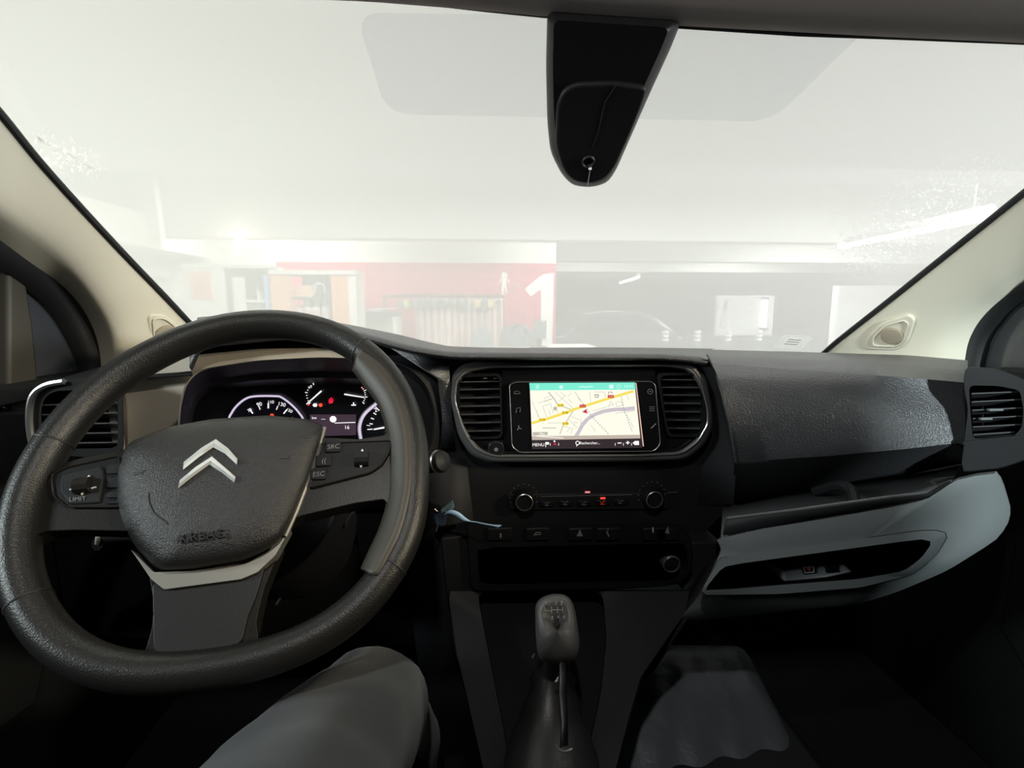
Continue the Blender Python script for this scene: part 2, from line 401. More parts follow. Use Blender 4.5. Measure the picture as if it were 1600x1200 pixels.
for i, (u, v0, w, m_, lab) in enumerate([(815, 475, .05, LOCKW, 'white tall bottle on the upper shelf of the blue edged locker'), (775, 560, .05, ORANGE, 'orange box on the middle shelf of the blue edged locker'), (812, 560, .05, LOCKW, 'white carton on the middle shelf of the blue edged locker')]):
    zb = q3(700, v0).z; x = q3(u, 300, LY+.2).x
    bt = thing('shelf_item', lab, 'container', (x, LY+.2, zb)); hgt = .09 if i else .11
    B().box((x, LY+.2, zb+hgt/2+.001), (w, .1, hgt)).make('container_body', m_, bt, bevel=.01)
    B().lathe((x, LY+.2, zb+hgt), (0, 0, 1), [(.02, 0), (.02, .04)], 10).make('container_cap', LOCKD, bt)
k2, a, b = cab('locker', 'orange sided open locker holding white bottles and a dark bag', 880, 315, 1370, ORANGE)
zt = a.z; xo, x1 = q3(1010, 315).x, q3(1266, 315).x
bb(a.x+.01, xo, LY, LY+.04, GF, zt).make('left_door', ORANGE, k2)
bb(x1, b.x, LY, LY+.5, GF, zt).make('right_side', ORANGE, k2)
bb(b.x, q3(1420, 315).x, LY+.01, LY+.5, GF, zt).make('outer_side', LOCKW, k2)
bb(xo, x1, LY+.45, LY+.5, GF, zt).make('back_panel', LOCKD, k2)
bb(a.x+.005, q3(1425, 300).x, LY-.03, LY+.5, zt, zt+.05).make('top_board', LOCKW, k2)
zs = q3(1100, 455).z
bb(xo, x1, LY+.01, LY+.44, zs-.03, zs).make('shelf', LOCKD, k2)
zs2 = q3(1100, 600).z
bb(xo, x1, LY+.01, LY+.44, zs2-.03, zs2).make('shelf', LOCKD, k2)
for u, w, hgt, m_, nm, cat, lab in ((1060, .07, .09, ORANGE, 'small_box', 'box', 'small red orange box at the left of the locker top shelf'), (1120, .17, .13, mat('pale_orange_card', (.85, .45, .25), .7), 'carton', 'box', 'pale orange carton in the middle of the locker top shelf')):
    x = q3(u, 400, LY+.2).x
    t = thing(nm, lab, cat, (x, LY+.2, zs)); B().box((x, LY+.2, zs+hgt/2+.001), (w, .14, hgt)).make('carton_body', m_, t, bevel=.006); B().box((x, LY+.2, zs+hgt+.004), (w*.98, .03, .004)).make('carton_tape', LOCKW, t)
x = q3(1212, 400, LY+.2).x
t = thing('bag', 'crumpled dark bag with pale straps at the right of the locker top shelf', 'bag', (x, LY+.2, zs))
B().lathe((x, LY+.2, zs+.002), (0, 0, 1), [(.05, 0), (.08, .03), (.075, .1), (.04, .15), (.03, .17)], 12).make('bag_body', LOCKD, t)
B().tube(spline([(x-.06, LY+.10, zs+.05), (x-.03, LY+.08, zs+.15), (x+.05, LY+.08, zs+.14), (x+.06, LY+.10, zs+.04)]), .012, 6).make('bag_strap', LOCKW, t)
BOTW = mat('white_bottle_plastic', (.85, .85, .86), .4); BOTR = mat('bottle_label', (.8, .5, .45), .6)
bt0 = None
for u, s_, lab in ((1076, .8, 'short white bottle, leftmost in the orange locker'), (1128, 1, 'white bottle, second from left in the orange locker'), (1180, 1, 'white bottle, third from left in the orange locker'), (1236, 1, 'white bottle, rightmost in the orange locker')):
    x = q3(u, 560, LY+.2).x
    if bt0 is None:
        bt0 = thing('bottle', lab, 'bottle', (x, LY+.2, zs2), 'white bottles in the locker'); bx0 = x
        z = zs2+.001
        B().lathe((x, LY+.2, z), (0, 0, 1), [(.044, 0), (.047, .012), (.047, .145), (.038, .17), (.02, .19), (.02, .215)], 16).make('bottle_body', BOTW, bt0)
        B().lathe((x, LY+.2, z+.2155), (0, 0, 1), [(.023, 0), (.023, .02)], 12).make('bottle_cap', BOTW, bt0)
        B().lathe((x, LY+.2, z+.04), (0, 0, 1), [(.048, 0), (.048, .07)], 16).make('bottle_label', BOTR, bt0)
        o = bt0
    else: o = copy_tree(bt0, (x-bx0, 0, 0)); o['label'] = lab
    o.scale = (s_, s_, s_)
# desk
DY = 6.92
dz = P(*c4(150, 432), DY).z; dx0, dx1 = P(556, 487, DY).x, P(620, 487, DY).x
dk = thing('desk', 'pale work desk with a dark top in front of the red wall', 'desk', ((dx0+dx1)/2, DY+.25, GF))
bb(dx0, dx1, DY, DY+.5, dz-.05, dz).make('desktop', LOCKD, dk)
for x in (dx0+.03, dx1-.03):
    for y in (DY+.04, DY+.45): bb(x-.025, x+.025, y-.025, y+.025, GF, dz-.05).make('leg', LOCKW, dk)
bb(dx0+.06, dx1-.06, DY+.4, DY+.42, dz-.6, dz-.05).make('modesty_panel', LOCKW, dk)
pp = thing('paper_pile', 'low heap of crumpled papers on the desk', 'papers', ((dx0+dx1)/2, DY+.2, dz))
for k in range(4): B().box(((dx0+dx1)/2-.1+k*.06, DY+.2, dz+.012+k*.012), (.3-.04*k, .22, .01), Matrix.Rotation(.2*k, 3, 'Z')).make('sheet', WHITE, pp)
# curtain with a row of pouches hung along its top
CY = 7.5
x0, x1 = P(*c4(400, 400), CY).x, P(*c4(940, 400), CY).x; zc = P(*c4(650, 345), CY).z
CURT = mat('pale_pink_curtain', (.78, .58, .56), .9, var=.08)
cu = thing('curtain_rack', 'pale pink pleated curtain on a rail in front of the red wall', 'curtain', ((x0+x1)/2, CY, GF))
xs = [x0+(x1-x0)*i/90 for i in range(91)]
B().grid([[(x, CY+.05*math.sin(i*.9)+.03*math.sin(i*2.3), z) for i, x in enumerate(xs)] for z in (GF+.02, .2, zc-.05, zc)]).make('curtain_cloth', CURT, cu, sharp=0, solid=.008)
B().tube([(x0-.45, CY, zc+.03), (x1+.02, CY, zc+.03)], .02, 8).make('rail', LOCKD, cu)
for x in (x0-.43, x1): B().tube([(x, CY, GF), (x, CY, zc+.03)], .02, 8).make('post', LOCKD, cu)
PCH = {'dark': mat('dark_pouch', (.09, .1, .11), .8), 'blue': mat('blue_grey_pouch', (.12, .18, .22), .8), 'yellow': mat('yellow_pouch', (.75, .58, .2), .8)}
seq = [(300, 'blue', 85), (338, 'yellow', 70), (372, 'blue', 75), (420, 'dark', 70), (465, 'dark', 85), (515, 'blue', 70), (560, 'dark', 80), (610, 'dark', 60), (660, 'dark', 75), (710, 'blue', 90), (785, 'yellow', 70), (825, 'blue', 90), (865, 'yellow', 70), (912, 'blue', 50)]
ordn = ['first', 'second', 'third', 'fourth', 'fifth', 'sixth', 'seventh', 'eighth', 'ninth', 'tenth', 'eleventh', 'twelfth', 'thirteenth', 'fourteenth']
for i, (u, k, hh) in enumerate(seq):
    a, b = P(*c4(u-20, 335), CY-.18), P(*c4(u+20, 335+hh), CY-.18)
    t = thing('hanging_pouch', '%s cloth pouch hung on the curtain rail, %s from the left' % ({'dark': 'dark grey', 'blue': 'blue grey', 'yellow': 'yellow'}[k], ordn[i]), 'pouch', ((a.x+b.x)/2, a.y, b.z), 'pouches along the curtain rail')
    w = b.x-a.x
    B().prism(fillet([(a.x, a.y, a.z-.04), (b.x, a.y, a.z-.04), (b.x-.12*w, a.y, b.z), (a.x+.12*w, a.y, b.z)], .04, 3), (0, .07, 0)).make('pouch_body', PCH[k], t, bevel=.015)
    xx = (a.x+b.x)/2
    B().tube(spline([(xx, a.y+.035, a.z-.05), (xx, CY-.05, zc+.062), (xx, CY+.015, zc+.060)]), .008, 5).make('pouch_hook', LOCKD, t)
# chair, sack, monitor in front of the curtain
CHD = mat('dark_chair_shell', (.16, .17, .18), .6)
YC = 6.2
ch = P(757, 540, YC); t = thing('chair', 'dark round backed chair standing in front of the curtain', 'chair', (ch.x, YC, GF))
bk = [P(*c4(*q), YC) for q in ((750, 660), (752, 590), (765, 548), (795, 532), (835, 532), (865, 560), (882, 610), (888, 660))]
zb = GF+.62
B().prism([bk[0]] + spline(bk, 3)[1:] + [Vector((bk[-1].x, YC, zb)), Vector((bk[0].x, YC, zb))], (0, .04, 0)).make('backrest', CHD, t, bevel=.01)
B().box((ch.x, YC-.2, GF+.46), (.5, .46, .05)).make('seat', CHD, t, bevel=.01)
for sx in (-1, 1):
    for sy in (0, -.4): B().tube([(ch.x+sx*.22, YC+sy, GF), (ch.x+sx*.22, YC+sy, zb if sy == 0 else GF+.45)], .015, 6).make('leg', LOCKD, t)
s0, s1 = P(*c4(920, 640), 6.8), P(*c4(1150, 640), 6.8); top = P(*c4(1000, 512), 6.8).z
tb = P(800, 560, 6.8)
t2 = thing('side_table', 'grey low counter below the red wall number', 'table', ((s0.x+s1.x)/2+.15, 6.8, GF))
zt2 = P(800, 541, 6.8).z
bb(s0.x, s1.x+.75, 6.4, 7.15, zt2-.05, zt2).make('counter_top', LOCKW, t2)
for x in (s0.x+.05, s1.x+.7): bb(x-.03, x+.03, 6.45, 7.1, GF, zt2-.05).make('leg', LOCKD, t2)
t3 = thing('sack', 'dark grey lumpy sack lying on the counter before the red wall', 'sack', ((s0.x+s1.x)/2, 6.85, zt2))
cx = (s0.x+s1.x)/2; wv = (s1.x-s0.x)/2; hh = top-zt2
rows = []
for i in range(9):
    f = i/8; rr = math.cos(f*math.pi/2)**.5 if f < 1 else 0.02
    rows.append([(cx+wv*rr*math.cos(q)*(1+.08*math.sin(3*q+i)), 6.85+.2*rr*math.sin(q), zt2+.001+hh*math.sin(f*math.pi/2)*(1+.05*math.sin(2*q))) for q in [2*math.pi*k/24 for k in range(24)]])
B().grid(rows, True).make('sack_body', CHD, t3, sharp=0)
B().tube(spline([(cx-.1, 6.72, top-.06), (cx, 6.68, top+.01), (cx+.12, 6.72, top-.07)]), .015, 6).make('sack_tie', LOCKD, t3)
m0, m1 = P(*c4(1135, 485), 6.5), P(*c4(1215, 600), 6.5)
t4 = thing('monitor', 'small dark square monitor on the counter under the number', 'monitor', ((m0.x+m1.x)/2, 6.52, zt2))
B().box(((m0.x+m1.x)/2, 6.52, (m0.z+m1.z)/2), (m1.x-m0.x, .05, m0.z-m1.z)).make('monitor_panel', CHD, t4, bevel=.01)
B().box(((m0.x+m1.x)/2, 6.55, (zt2+m1.z)/2+.022), (.06, .04, abs(m1.z-zt2))).make('monitor_stand', LOCKD, t4)
B().box(((m0.x+m1.x)/2, 6.55, zt2+.008), (.2, .16, .014)).make('monitor_foot', LOCKD, t4)
# parked car beyond the wall end
CARP = mat('dark_car_paint', (.06, .065, .07), .3, coat=.6); CARG = mat('car_window', (.02, .022, .025), .1); TYRE = mat('tyre_rubber', (.02, .02, .02), .8); HUBM = mat('wheel_rim_metal', (.5, .5, .5), .4, metal=.6)
KY = 10.0
cx0, cx1 = P(905, 520, KY).x, P(1066, 520, KY).x
zt = P(960, 486, KY).z
L0 = cx0-1.2
car = thing('parked_car', 'dark parked car beyond the end of the red wall', 'car', ((L0+cx1)/2, KY+.8, GF))
zb = GF+.22; zm = GF+.95
side = [(L0, zb), (L0, zm-.08), (L0+.5, zm), (L0+.9, zm+.03), (L0+1.3, zt-.05), (L0+1.7, zt), (cx1-.95, zt), (cx1-.55, zt-.1), (cx1-.12, zm+.05), (cx1, zm-.1), (cx1, zb)]
B().prism([(x, KY, z) for x, z in side], (0, 1.7, 0)).make('car_body', CARP, car, bevel=.06, seg=3)
g = [(L0+1.02, zm+.06), (L0+1.4, zt-.12), (cx1-1.0, zt-.08), (cx1-.62, zt-.17), (cx1-.3, zm+.06)]
B().prism([(x, KY-.006, z) for x, z in g], (0, .03, 0)).make('side_window', CARG, car)
for x in (L0+.75, cx1-.6):
    w = B().lathe((x, KY-.03, GF+.32), (0, 1, 0), [(.24, 0), (.31, .02), (.32, .06), (.32, .2)], 24).make('wheel', TYRE, car)
    B().lathe((x, KY-.04, GF+.32), (0, 1, 0), [(.05, 0), (.21, .01), (.22, .05)], 16).make('wheel_hub', HUBM, w)
B().box((cx1-.02, KY+.2, zm-.1), (.06, .3, .12)).make('headlamp', HUBM, car, bevel=.02)
for s_ in (.4, .75, 1.1): B().box((L0+s_*2.2, KY-.012, zm-.1), (.16, .03, .03)).make('door_handle', CARP, car)
# ---------------------------------------------------------------- van shell (structure)
def poly_w(pts, off): return [W(x, y, off) for x, y in pts]
gl = [(-208, -30), (1965, 40), (1277, 592), (283, 562)]
tl_, tr_, br_, bl_ = [W(x, y) for x, y in gl]
rows = []
for i in range(13):
    u = i/12; l, r = tl_.lerp(bl_, u), tr_.lerp(br_, u)
    rows.append([l.lerp(r, j/20) for j in range(21)])
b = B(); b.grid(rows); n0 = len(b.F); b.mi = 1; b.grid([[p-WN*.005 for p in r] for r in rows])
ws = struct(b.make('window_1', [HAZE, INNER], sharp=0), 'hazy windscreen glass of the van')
# droplet glints and a stain streak, painted in as a denser haze in thin slanted flecks round one spot of the pane
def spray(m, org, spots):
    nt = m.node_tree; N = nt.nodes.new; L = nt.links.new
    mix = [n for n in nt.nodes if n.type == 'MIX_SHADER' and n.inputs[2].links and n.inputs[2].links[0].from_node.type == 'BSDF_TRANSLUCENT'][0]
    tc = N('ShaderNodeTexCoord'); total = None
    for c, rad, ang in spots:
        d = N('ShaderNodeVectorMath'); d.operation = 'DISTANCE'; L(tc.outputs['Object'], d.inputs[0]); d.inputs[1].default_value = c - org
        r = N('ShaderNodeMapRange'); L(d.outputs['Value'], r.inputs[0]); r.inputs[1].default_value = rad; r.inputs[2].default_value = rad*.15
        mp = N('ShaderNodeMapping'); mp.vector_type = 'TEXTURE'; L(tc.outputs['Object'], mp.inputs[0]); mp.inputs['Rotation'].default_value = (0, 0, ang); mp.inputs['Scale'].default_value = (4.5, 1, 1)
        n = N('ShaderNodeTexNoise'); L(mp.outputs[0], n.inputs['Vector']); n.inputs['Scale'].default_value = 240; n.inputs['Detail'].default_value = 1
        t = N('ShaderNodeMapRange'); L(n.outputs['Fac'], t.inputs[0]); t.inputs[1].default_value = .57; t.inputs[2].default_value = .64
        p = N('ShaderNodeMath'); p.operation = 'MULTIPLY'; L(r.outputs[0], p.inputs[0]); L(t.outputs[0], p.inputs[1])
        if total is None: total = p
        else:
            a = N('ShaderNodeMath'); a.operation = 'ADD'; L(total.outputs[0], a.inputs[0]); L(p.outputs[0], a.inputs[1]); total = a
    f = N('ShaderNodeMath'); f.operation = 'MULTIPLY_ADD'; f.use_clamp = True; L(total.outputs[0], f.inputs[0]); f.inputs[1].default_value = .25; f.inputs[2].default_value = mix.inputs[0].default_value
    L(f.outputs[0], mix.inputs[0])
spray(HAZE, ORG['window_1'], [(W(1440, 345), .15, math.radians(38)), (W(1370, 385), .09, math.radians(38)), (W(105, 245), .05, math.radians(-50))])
# grey dotted mirror zone printed on the glass, black border, seals
ZONE = glassy('dotted_grey_print', (.96, .96, .97), (.5, .5, .51), .04, 0)
zp = fillet([(556, 20), (604, 178), (1205, 190), (1370, 30)], 40, 6)
B().prism([W(x, y, -.0065) for x, y in zp], WN*.0006).make('dotted_zone', ZONE, ws, label='faint grey dotted print around the mirror foot')
hl = [(-260, -70), (380, -12), (560, -3), (700, 7), (850, 21), (960, 29), (1065, 36), (1250, 46), (1400, 54), (1600, 63), (2050, 86)]
lo = [(-260, -66), (380, -8), (560, 1), (700, 12), (760, 19), (850, 28), (960, 37), (1065, 45), (1250, 57), (1400, 62), (1600, 70), (2050, 94)]
B().grid([poly_w(hl, -.007), poly_w(lo, -.007)]).make('border_band', RUBBER, ws, solid=.001, label='black printed border along the top of the glass')
GL = [(-360, -160), (-200, -28), (-60, 112), (0, 176), (60, 250), (130, 328), (200, 403), (255, 460), (303, 511), (322, 531)]
BL_ = [(-360, 99), (-200, 198), (-60, 285), (0, 322), (60, 365), (110, 415), (150, 470), (175, 515), (188, 560), (192, 600)]
RL = [(-360, 118), (-200, 225), (-60, 330), (0, 375), (50, 412), (90, 440), (120, 470), (142, 505), (155, 545), (160, 600)]
DL = [(-360, 168), (-200, 277), (-60, 372), (0, 413), (50, 448), (80, 473), (105, 505), (125, 545), (136, 580), (140, 615)]
GR = [(1960, 12), (1800, 140), (1660, 252), (1600, 300), (1530, 356), (1450, 420), (1380, 476), (1310, 531), (1287, 551), (1262, 571)]
BR_ = [(1960, 164), (1800, 271), (1660, 365), (1600, 405), (1560, 436), (1520, 468), (1490, 498), (1470, 528), (1460, 556), (1456, 590)]
RR = [(1960, 231), (1800, 324), (1660, 405), (1600, 440), (1572, 462), (1548, 482), (1528, 505), (1514, 532), (1508, 560), (1505, 590)]
DR = [(1960, 261), (1800, 352), (1660, 432), (1600, 466), (1578, 482), (1562, 500), (1546, 522), (1536, 545), (1530, 572), (1528, 595)]
def pillar(name, lab, G, Bd, Rb, D, sx):
    g = spline([W(*q, -.012) for q in G], 4); f = spline([PX(*q, sx*.81) for q in Bd], 4)
    r = spline([PX(*q, sx*.865) for q in Rb], 4); d = spline([PX(*q, sx*.875) for q in D], 4)
    back = [p + Vector((sx*.05, .02, 0)) for p in g]
    m1 = [a.lerp(c, .06) + Vector((0, -.004, .0)) for a, c in zip(g, f)]
    m2 = [a.lerp(c, .5) + Vector((-sx*.006, -.006, 0)) for a, c in zip(g, f)]
    m3 = [a.lerp(c, .35) + Vector((-sx*.004, 0, 0)) for a, c in zip(f, r)]
    o = struct(B().grid([back, g, m1, m2, f, m3, r]).make(name, PILLAR, sharp=0, subd=1), lab)
    B().tube([p + Vector((0, -.001, 0)) for p in g], .0055, 8).make('glass_seal', RUBBER, o, label='black glass seal')
    ol = [p + Vector((sx*.1, .05, 0)) for p in d]
    B().grid([r, d, ol]).make('door_seal', RUBBER, o, sharp=0, label='black rubber door seal')
    return o, (lambda a, c: (W(*G[a], -.012), W(*G[c], -.012)))
pL, _ = pillar('trim_5', 'beige left windscreen pillar trim', GL, BL_, RL, DL, -1)
pR, _ = pillar('trim_6', 'beige right windscreen pillar trim', GR, BR_, RR, DR, 1)
# tweeters set in the pillars
def tweeter(o, p0, p1, p2, ring, cen, rpx, toward):
    n = (p1-p0).cross(p2-p0).normalized()
    if n.dot(CAM-p0) < 0: n = -n
    q = lambda x, y, off: PL(x, y, p0+n*off, n)
    rg = [q(x, y, .010) for x, y in fillet(ring, 10, 4)]
    B().prism(rg, -n*.02).make('speaker_plate', PILLAR, o, bevel=.003, seg=3)
    cx = sum(p[0] for p in ring)/len(ring); cy = sum(p[1] for p in ring)/len(ring)
    inner = [(cx+(x-cx)*.72, cy+(y-cy)*.72) for x, y in ring]
    B().tube([q(x, y, .0115) for x, y in fillet(inner, 8, 4)], .0018, 6, True).make('speaker_ridge', PILLAR, o)
    c = q(*cen, .009); r = (q(cen[0]+rpx, cen[1], .009)-c).length
    B().lathe(c, n, [(r, 0), (r, .004), (r*.9, .006), (r*.5, .007)], 28).make('speaker_cloth', CLOTHG, o, label='round grey speaker cloth')
g = lambda L, i: W(*L[i], -.012)
tweeter(pL, g(GL, 7), g(GL, 8), PX(*BL_[7], -.81), [(231, 492), (258, 492), (276, 506), (284, 520), (236, 548)], (257, 524), 17, 1)
tweeter(pR, g(GR, 6), g(GR, 7), PX(*BR_[7], .81), [(1352, 547), (1353, 530), (1378, 504), (1420, 492), (1430, 500), (1418, 538), (1402, 549)], (1394, 524), 18, 1)
# headliner
r0 = spline([W(x, y, -.012) for x, y in hl], 3)
r1 = [p+Vector((0, -.012, -.014)) for p in r0]; r2 = [p+Vector((0, -.05, -.012)) for p in r0]
r3 = [p+Vector((0, -.10, .03)) for p in r0]
def flat(Y, z, s=1): return [Vector((max(-.95, min(.95, p.x*s)), Y, z)) for p in r0]
struct(B().grid([[p+Vector((0, .03, .03)) for p in r0], r0, r1, r2, r3, flat(.4, 1.47), flat(.0, 1.53), flat(-1.3, 1.53)]).make('headliner', HEADL, sharp=0, subd=1), 'dark grey van headliner above the windscreen')
# unseen shell round the cab
sbox('wall_rear', (-.97, -1.32, -.02), (.97, -1.28, 1.55), DOORM)
sbox('floor_cab', (-.97, -1.3, -.04), (.97, 1.3, 0), mat('cab_floor_rubber', (.008, .008, .009), .8, spec=.1))
sbox('wall_firewall', (-.97, 1.27, 0), (.97, 1.31, .80), RUBBER)
for sx, n in ((-1, 'left'), (1, 'right')):
    x0, x1 = sorted((sx*.90, sx*.94))
    sbox('wall_%s_door' % n, (x0, -1.3, 0), (x1, 1.3, .80), DOORM)
    sbox('wall_%s_rail' % n, (x0, -1.3, 1.36), (x1, .62, 1.60), DOORM)
    sbox('wall_%s_pillar' % n, (x0, -1.3, .8), (x1, -.55, 1.36), DOORM)
    sbox('trim_%d' % (7 if sx < 0 else 8), (sx*.885-.02, -.55, .80), (sx*.885+.02, .95, .83), RUBBER)
    struct(B().prism([(sx*.92, y, z) for y, z in ((-.56, .82), (-.56, 1.37), (.44, 1.37), (.62, 1.25), (1.0, .94), (1.0, .82))], (.004, 0, 0)).make('window_%d' % (2 if sx < 0 else 3), TINT), 'dark glass of the %s door' % n)
# door frame post at far left and the quarter light
struct(B().prism([PX(*q, -.885) for q in ((14, 405), (38, 415), (52, 500), (60, 580), (60, 640), (40, 760), (14, 760))], (-.03, 0, 0)).make('trim_9', DOORL, bevel=.006), 'olive grey door frame post at far left')
struct(B().prism([PX(*q, -.88) for q in ((-10, 640), (60, 640), (75, 588), (150, 578), (150, 640), (60, 1100), (-10, 1150))], (-.03, 0, 0)).make('door_1', DOORM, bevel=.008), 'dark left door trim')
struct(B().prism([PX(*q, -.9) for q in ((40, 430), (44, 590), (150, 582), (125, 525), (95, 485))], (-.004, 0, 0)).make('window_4', mat('quarter_light_glass', (.045, .05, .06), .15), ), 'dark quarter light in the left door')
struct(B().prism([PX(*q, .9) for q in ((1536, 585), (1545, 545), (1565, 510), (1590, 485), (1640, 450), (1640, 600))], (.004, 0, 0)).make('window_5', mat('right_quarter_glass', (.06, .064, .066), .15)), 'dark quarter light in the right door')
struct(B().prism([PX(*q, .885) for q in ((1560, 720), (1660, 690), (1660, 1150), (1560, 980), (1585, 830))], (.03, 0, 0)).make('door_2', DOORM, bevel=.008), 'dark right door trim')

# ---------------------------------------------------------------- mirror foot / sensor housing
mo = [(855, 18), (1065, 32), (1048, 75), (1018, 140), (985, 215), (963, 265), (950, 285), (925, 293), (895, 290), (878, 273), (860, 238), (855, 190), (853, 100)]
hc = W(920, 160, -.01)
mh = thing('mirror_foot_housing', 'black tapered sensor housing hanging at the top centre of the windscreen', 'mirror mount', hc)
mo_s = [(x, y) for x, y, *_ in fillet([(*p, 0) for p in mo], 14, 3)]
cx, cy = 930, 110
def sc(s, off): return [W(cx+(x-cx)*s, cy+(y-cy)*s, off) for x, y in mo_s]
a0, a1, a2, a3 = sc(1, -.008), sc(1, -.03), sc(.965, -.058), sc(.86, -.068)
bm_ = B().grid([a0, a1, a2, a3], True); bm_.add(a3, [tuple(range(len(a3)))])
bm_.make('housing_shell', BLACK, mh, sharp=.9)
capp = [(870, 165), (880, 142), (900, 132), (960, 130), (1013, 137), (1006, 160), (985, 212), (963, 260), (948, 280), (925, 289), (897, 286), (880, 268), (868, 230)]
cp = [W(x, y, -.074) for x, y, *_ in fillet([(*p, 0) for p in capp], 12, 3)]
B().prism(cp, WN*.03).make('housing_cover', BLACK, mh, bevel=.004, seg=3)
B().tube([W(963, 132, -.0745), W(945, 160, -.0745), W(935, 205, -.0745), W(926, 230, -.0745)], .0004, 5).make('cover_seam', RUBBER, mh)
B().tube([W(922, 265, -.0745), W(918, 290, -.0745)], .0008, 5).make('cover_slit', MARK, mh)
hcn = W(919, 252, -.0745)
B().lathe(hcn, -WN, [(.0085, -.002), (.0095, .001), (.008, .003), (.006, .001), (.005, -.001)], 20).make('ball_socket', BLACK, mh)
B().box(W(922, 263, -.0765), (.004, .002, .004)).make('socket_glint', mat('pale_glint', (.8, .8, .8), .3), mh, label='tiny pale glint on the socket')  # white glint on the socket, made as a small pale block
# droplets on the glass, sticker, wiper
DROP = glassy('droplet_water', (1, 1, 1), (1, 1, 1), .96, .02)
b = B(); rnd = random.Random(9)
def drop(x, y, l, w, ang):
    c = W(x, y, .0015); e1 = (W(x+math.cos(ang), y+math.sin(ang), .0015)-c).normalized(); e2 = WN.cross(e1)
    V = [c+WN*.0012]
    for k in range(7):
        q = 2*math.pi*k/7; V.append(c + e1*l*math.cos(q) + e2*w*math.sin(q) - WN*.0010)
    b.add(V, [(0, k+1, (k+1) % 7+1) for k in range(7)])
for i in range(520):
    t = rnd.random(); x = 1290 + 240*t**.8; yc = 400 - (x-1290)*.42
    y = yc + rnd.gauss(0, 30); ang = math.radians(-25+rnd.gauss(0, 12)); s = rnd.uniform(.5, 1.4)
    if x > 1290 and y > 270 and y < 455 and (x-1285)*.8 < (552-y)*1.0: drop(x, y, .0026*s, .0009*s, ang)
for i in range(90):
    y = 440+rnd.gauss(0, 10); x = 1300+rnd.random()*110
    if (x-1285)*.8 < (552-y): drop(x, y-(x-1300)*.3, .0015, .0011, rnd.random())
for i in range(40):
    t = rnd.random(); drop(62+95*t+rnd.gauss(0, 3), 215+55*t*1.0+rnd.gauss(0, 3), .003, .0009, math.radians(45))
dr = b.make('raindrops', DROP, ws, sharp=0); dr['kind'] = 'stuff'; dr['label'] = 'spray of small water droplets on the glass'
stk = thing('windscreen_sticker', 'white paper sticker inside the lower right corner of the windscreen', 'sticker', W(1245, 537, -.006))
sq = lambda pts, off: [W(x, y, off) for x, y in pts]
B().prism(sq([(1206, 547), (1228, 522), (1272, 526), (1250, 550)], -.008), WN*.0008).make('sticker_sleeve', glassy('clear_sleeve', (.9, .9, .9), (.95, .95, .95), .5), stk)
B().prism(sq([(1214, 544), (1231, 526), (1264, 528), (1247, 547)], -.0095), WN*.0008).make('sticker_paper', glassy('sticker_white', (1, 1, 1), (.98, .98, .98), .75, 0), stk)
for k in range(3):
    B().prism(sq([(1232-3*k, 530+3.5*k), (1252-3*k, 531.5+3.5*k), (1251.5-3*k, 532.2+3.5*k), (1231.5-3*k, 530.7+3.5*k)], -.0102), WN*.0003).make('sticker_line', MARK, stk)
# ---------------------------------------------------------------- dashboard
D0 = Vector((0, .85, .5))
dash = thing('dashboard', 'black grained van dashboard with grey lower trays below the windscreen', 'dashboard', D0)
N = 64
lU = [(296, 530), (301, 504), (307, 496), (340, 493), (420, 494), (500, 499), (545, 507), (580, 514), (620, 522), (660, 532), (700, 541), (760, 543), (900, 544), (1000, 545), (1106, 547)]
lL = [(296, 575), (303, 548), (330, 535), (420, 526), (500, 520), (560, 523), (600, 535), (640, 546), (690, 554), (720, 556), (1030, 558), (1075, 561), (1106, 566)]
yU = [(296, .86), (560, .88), (640, .98), (700, 1.14), (1106, 1.14)]
yL = [(296, .72), (560, .73), (690, .715), (1106, .73)]
xs = [296+(1106-296)*i/(N-1) for i in range(N)]
U = [P(x, atx(lU, x), atx(yU, x)) for x in xs]; L = [P(x, atx(lL, x), atx(yL, x)) for x in xs]
far = [Vector((max(-.75, u.x*1.25-.03), 1.225, min(.852, u.z-.004))) for u in U]
mid = [u.lerp(l, .75)+Vector((0, 0, .002)) for u, l in zip(U, L)]
un = [p+Vector((0, .006, -.005)) for p in L]
rec = [P(x, atx(lL, x)+9, atx(yL, x)+.10) for x in xs]
rec2 = [P(x, atx(lL, x)+34, atx(yL, x)+.10) for x in xs]
B().grid([far, U, mid, L, un, rec, rec2]).make('top_pad', GRAIN, dash, sharp=0)
# left shoulder of the dash top up to the pillar
B().grid([[Vector((-.77, 1.2, .86)), Vector((-.60, 1.2, .86))], [P(150, 577, .9), P(300, 560, .9)], [P(60, 604, .74), P(300, 585, .74)]]).make('left_shoulder', DASHD, dash, sharp=0, solid=.004)
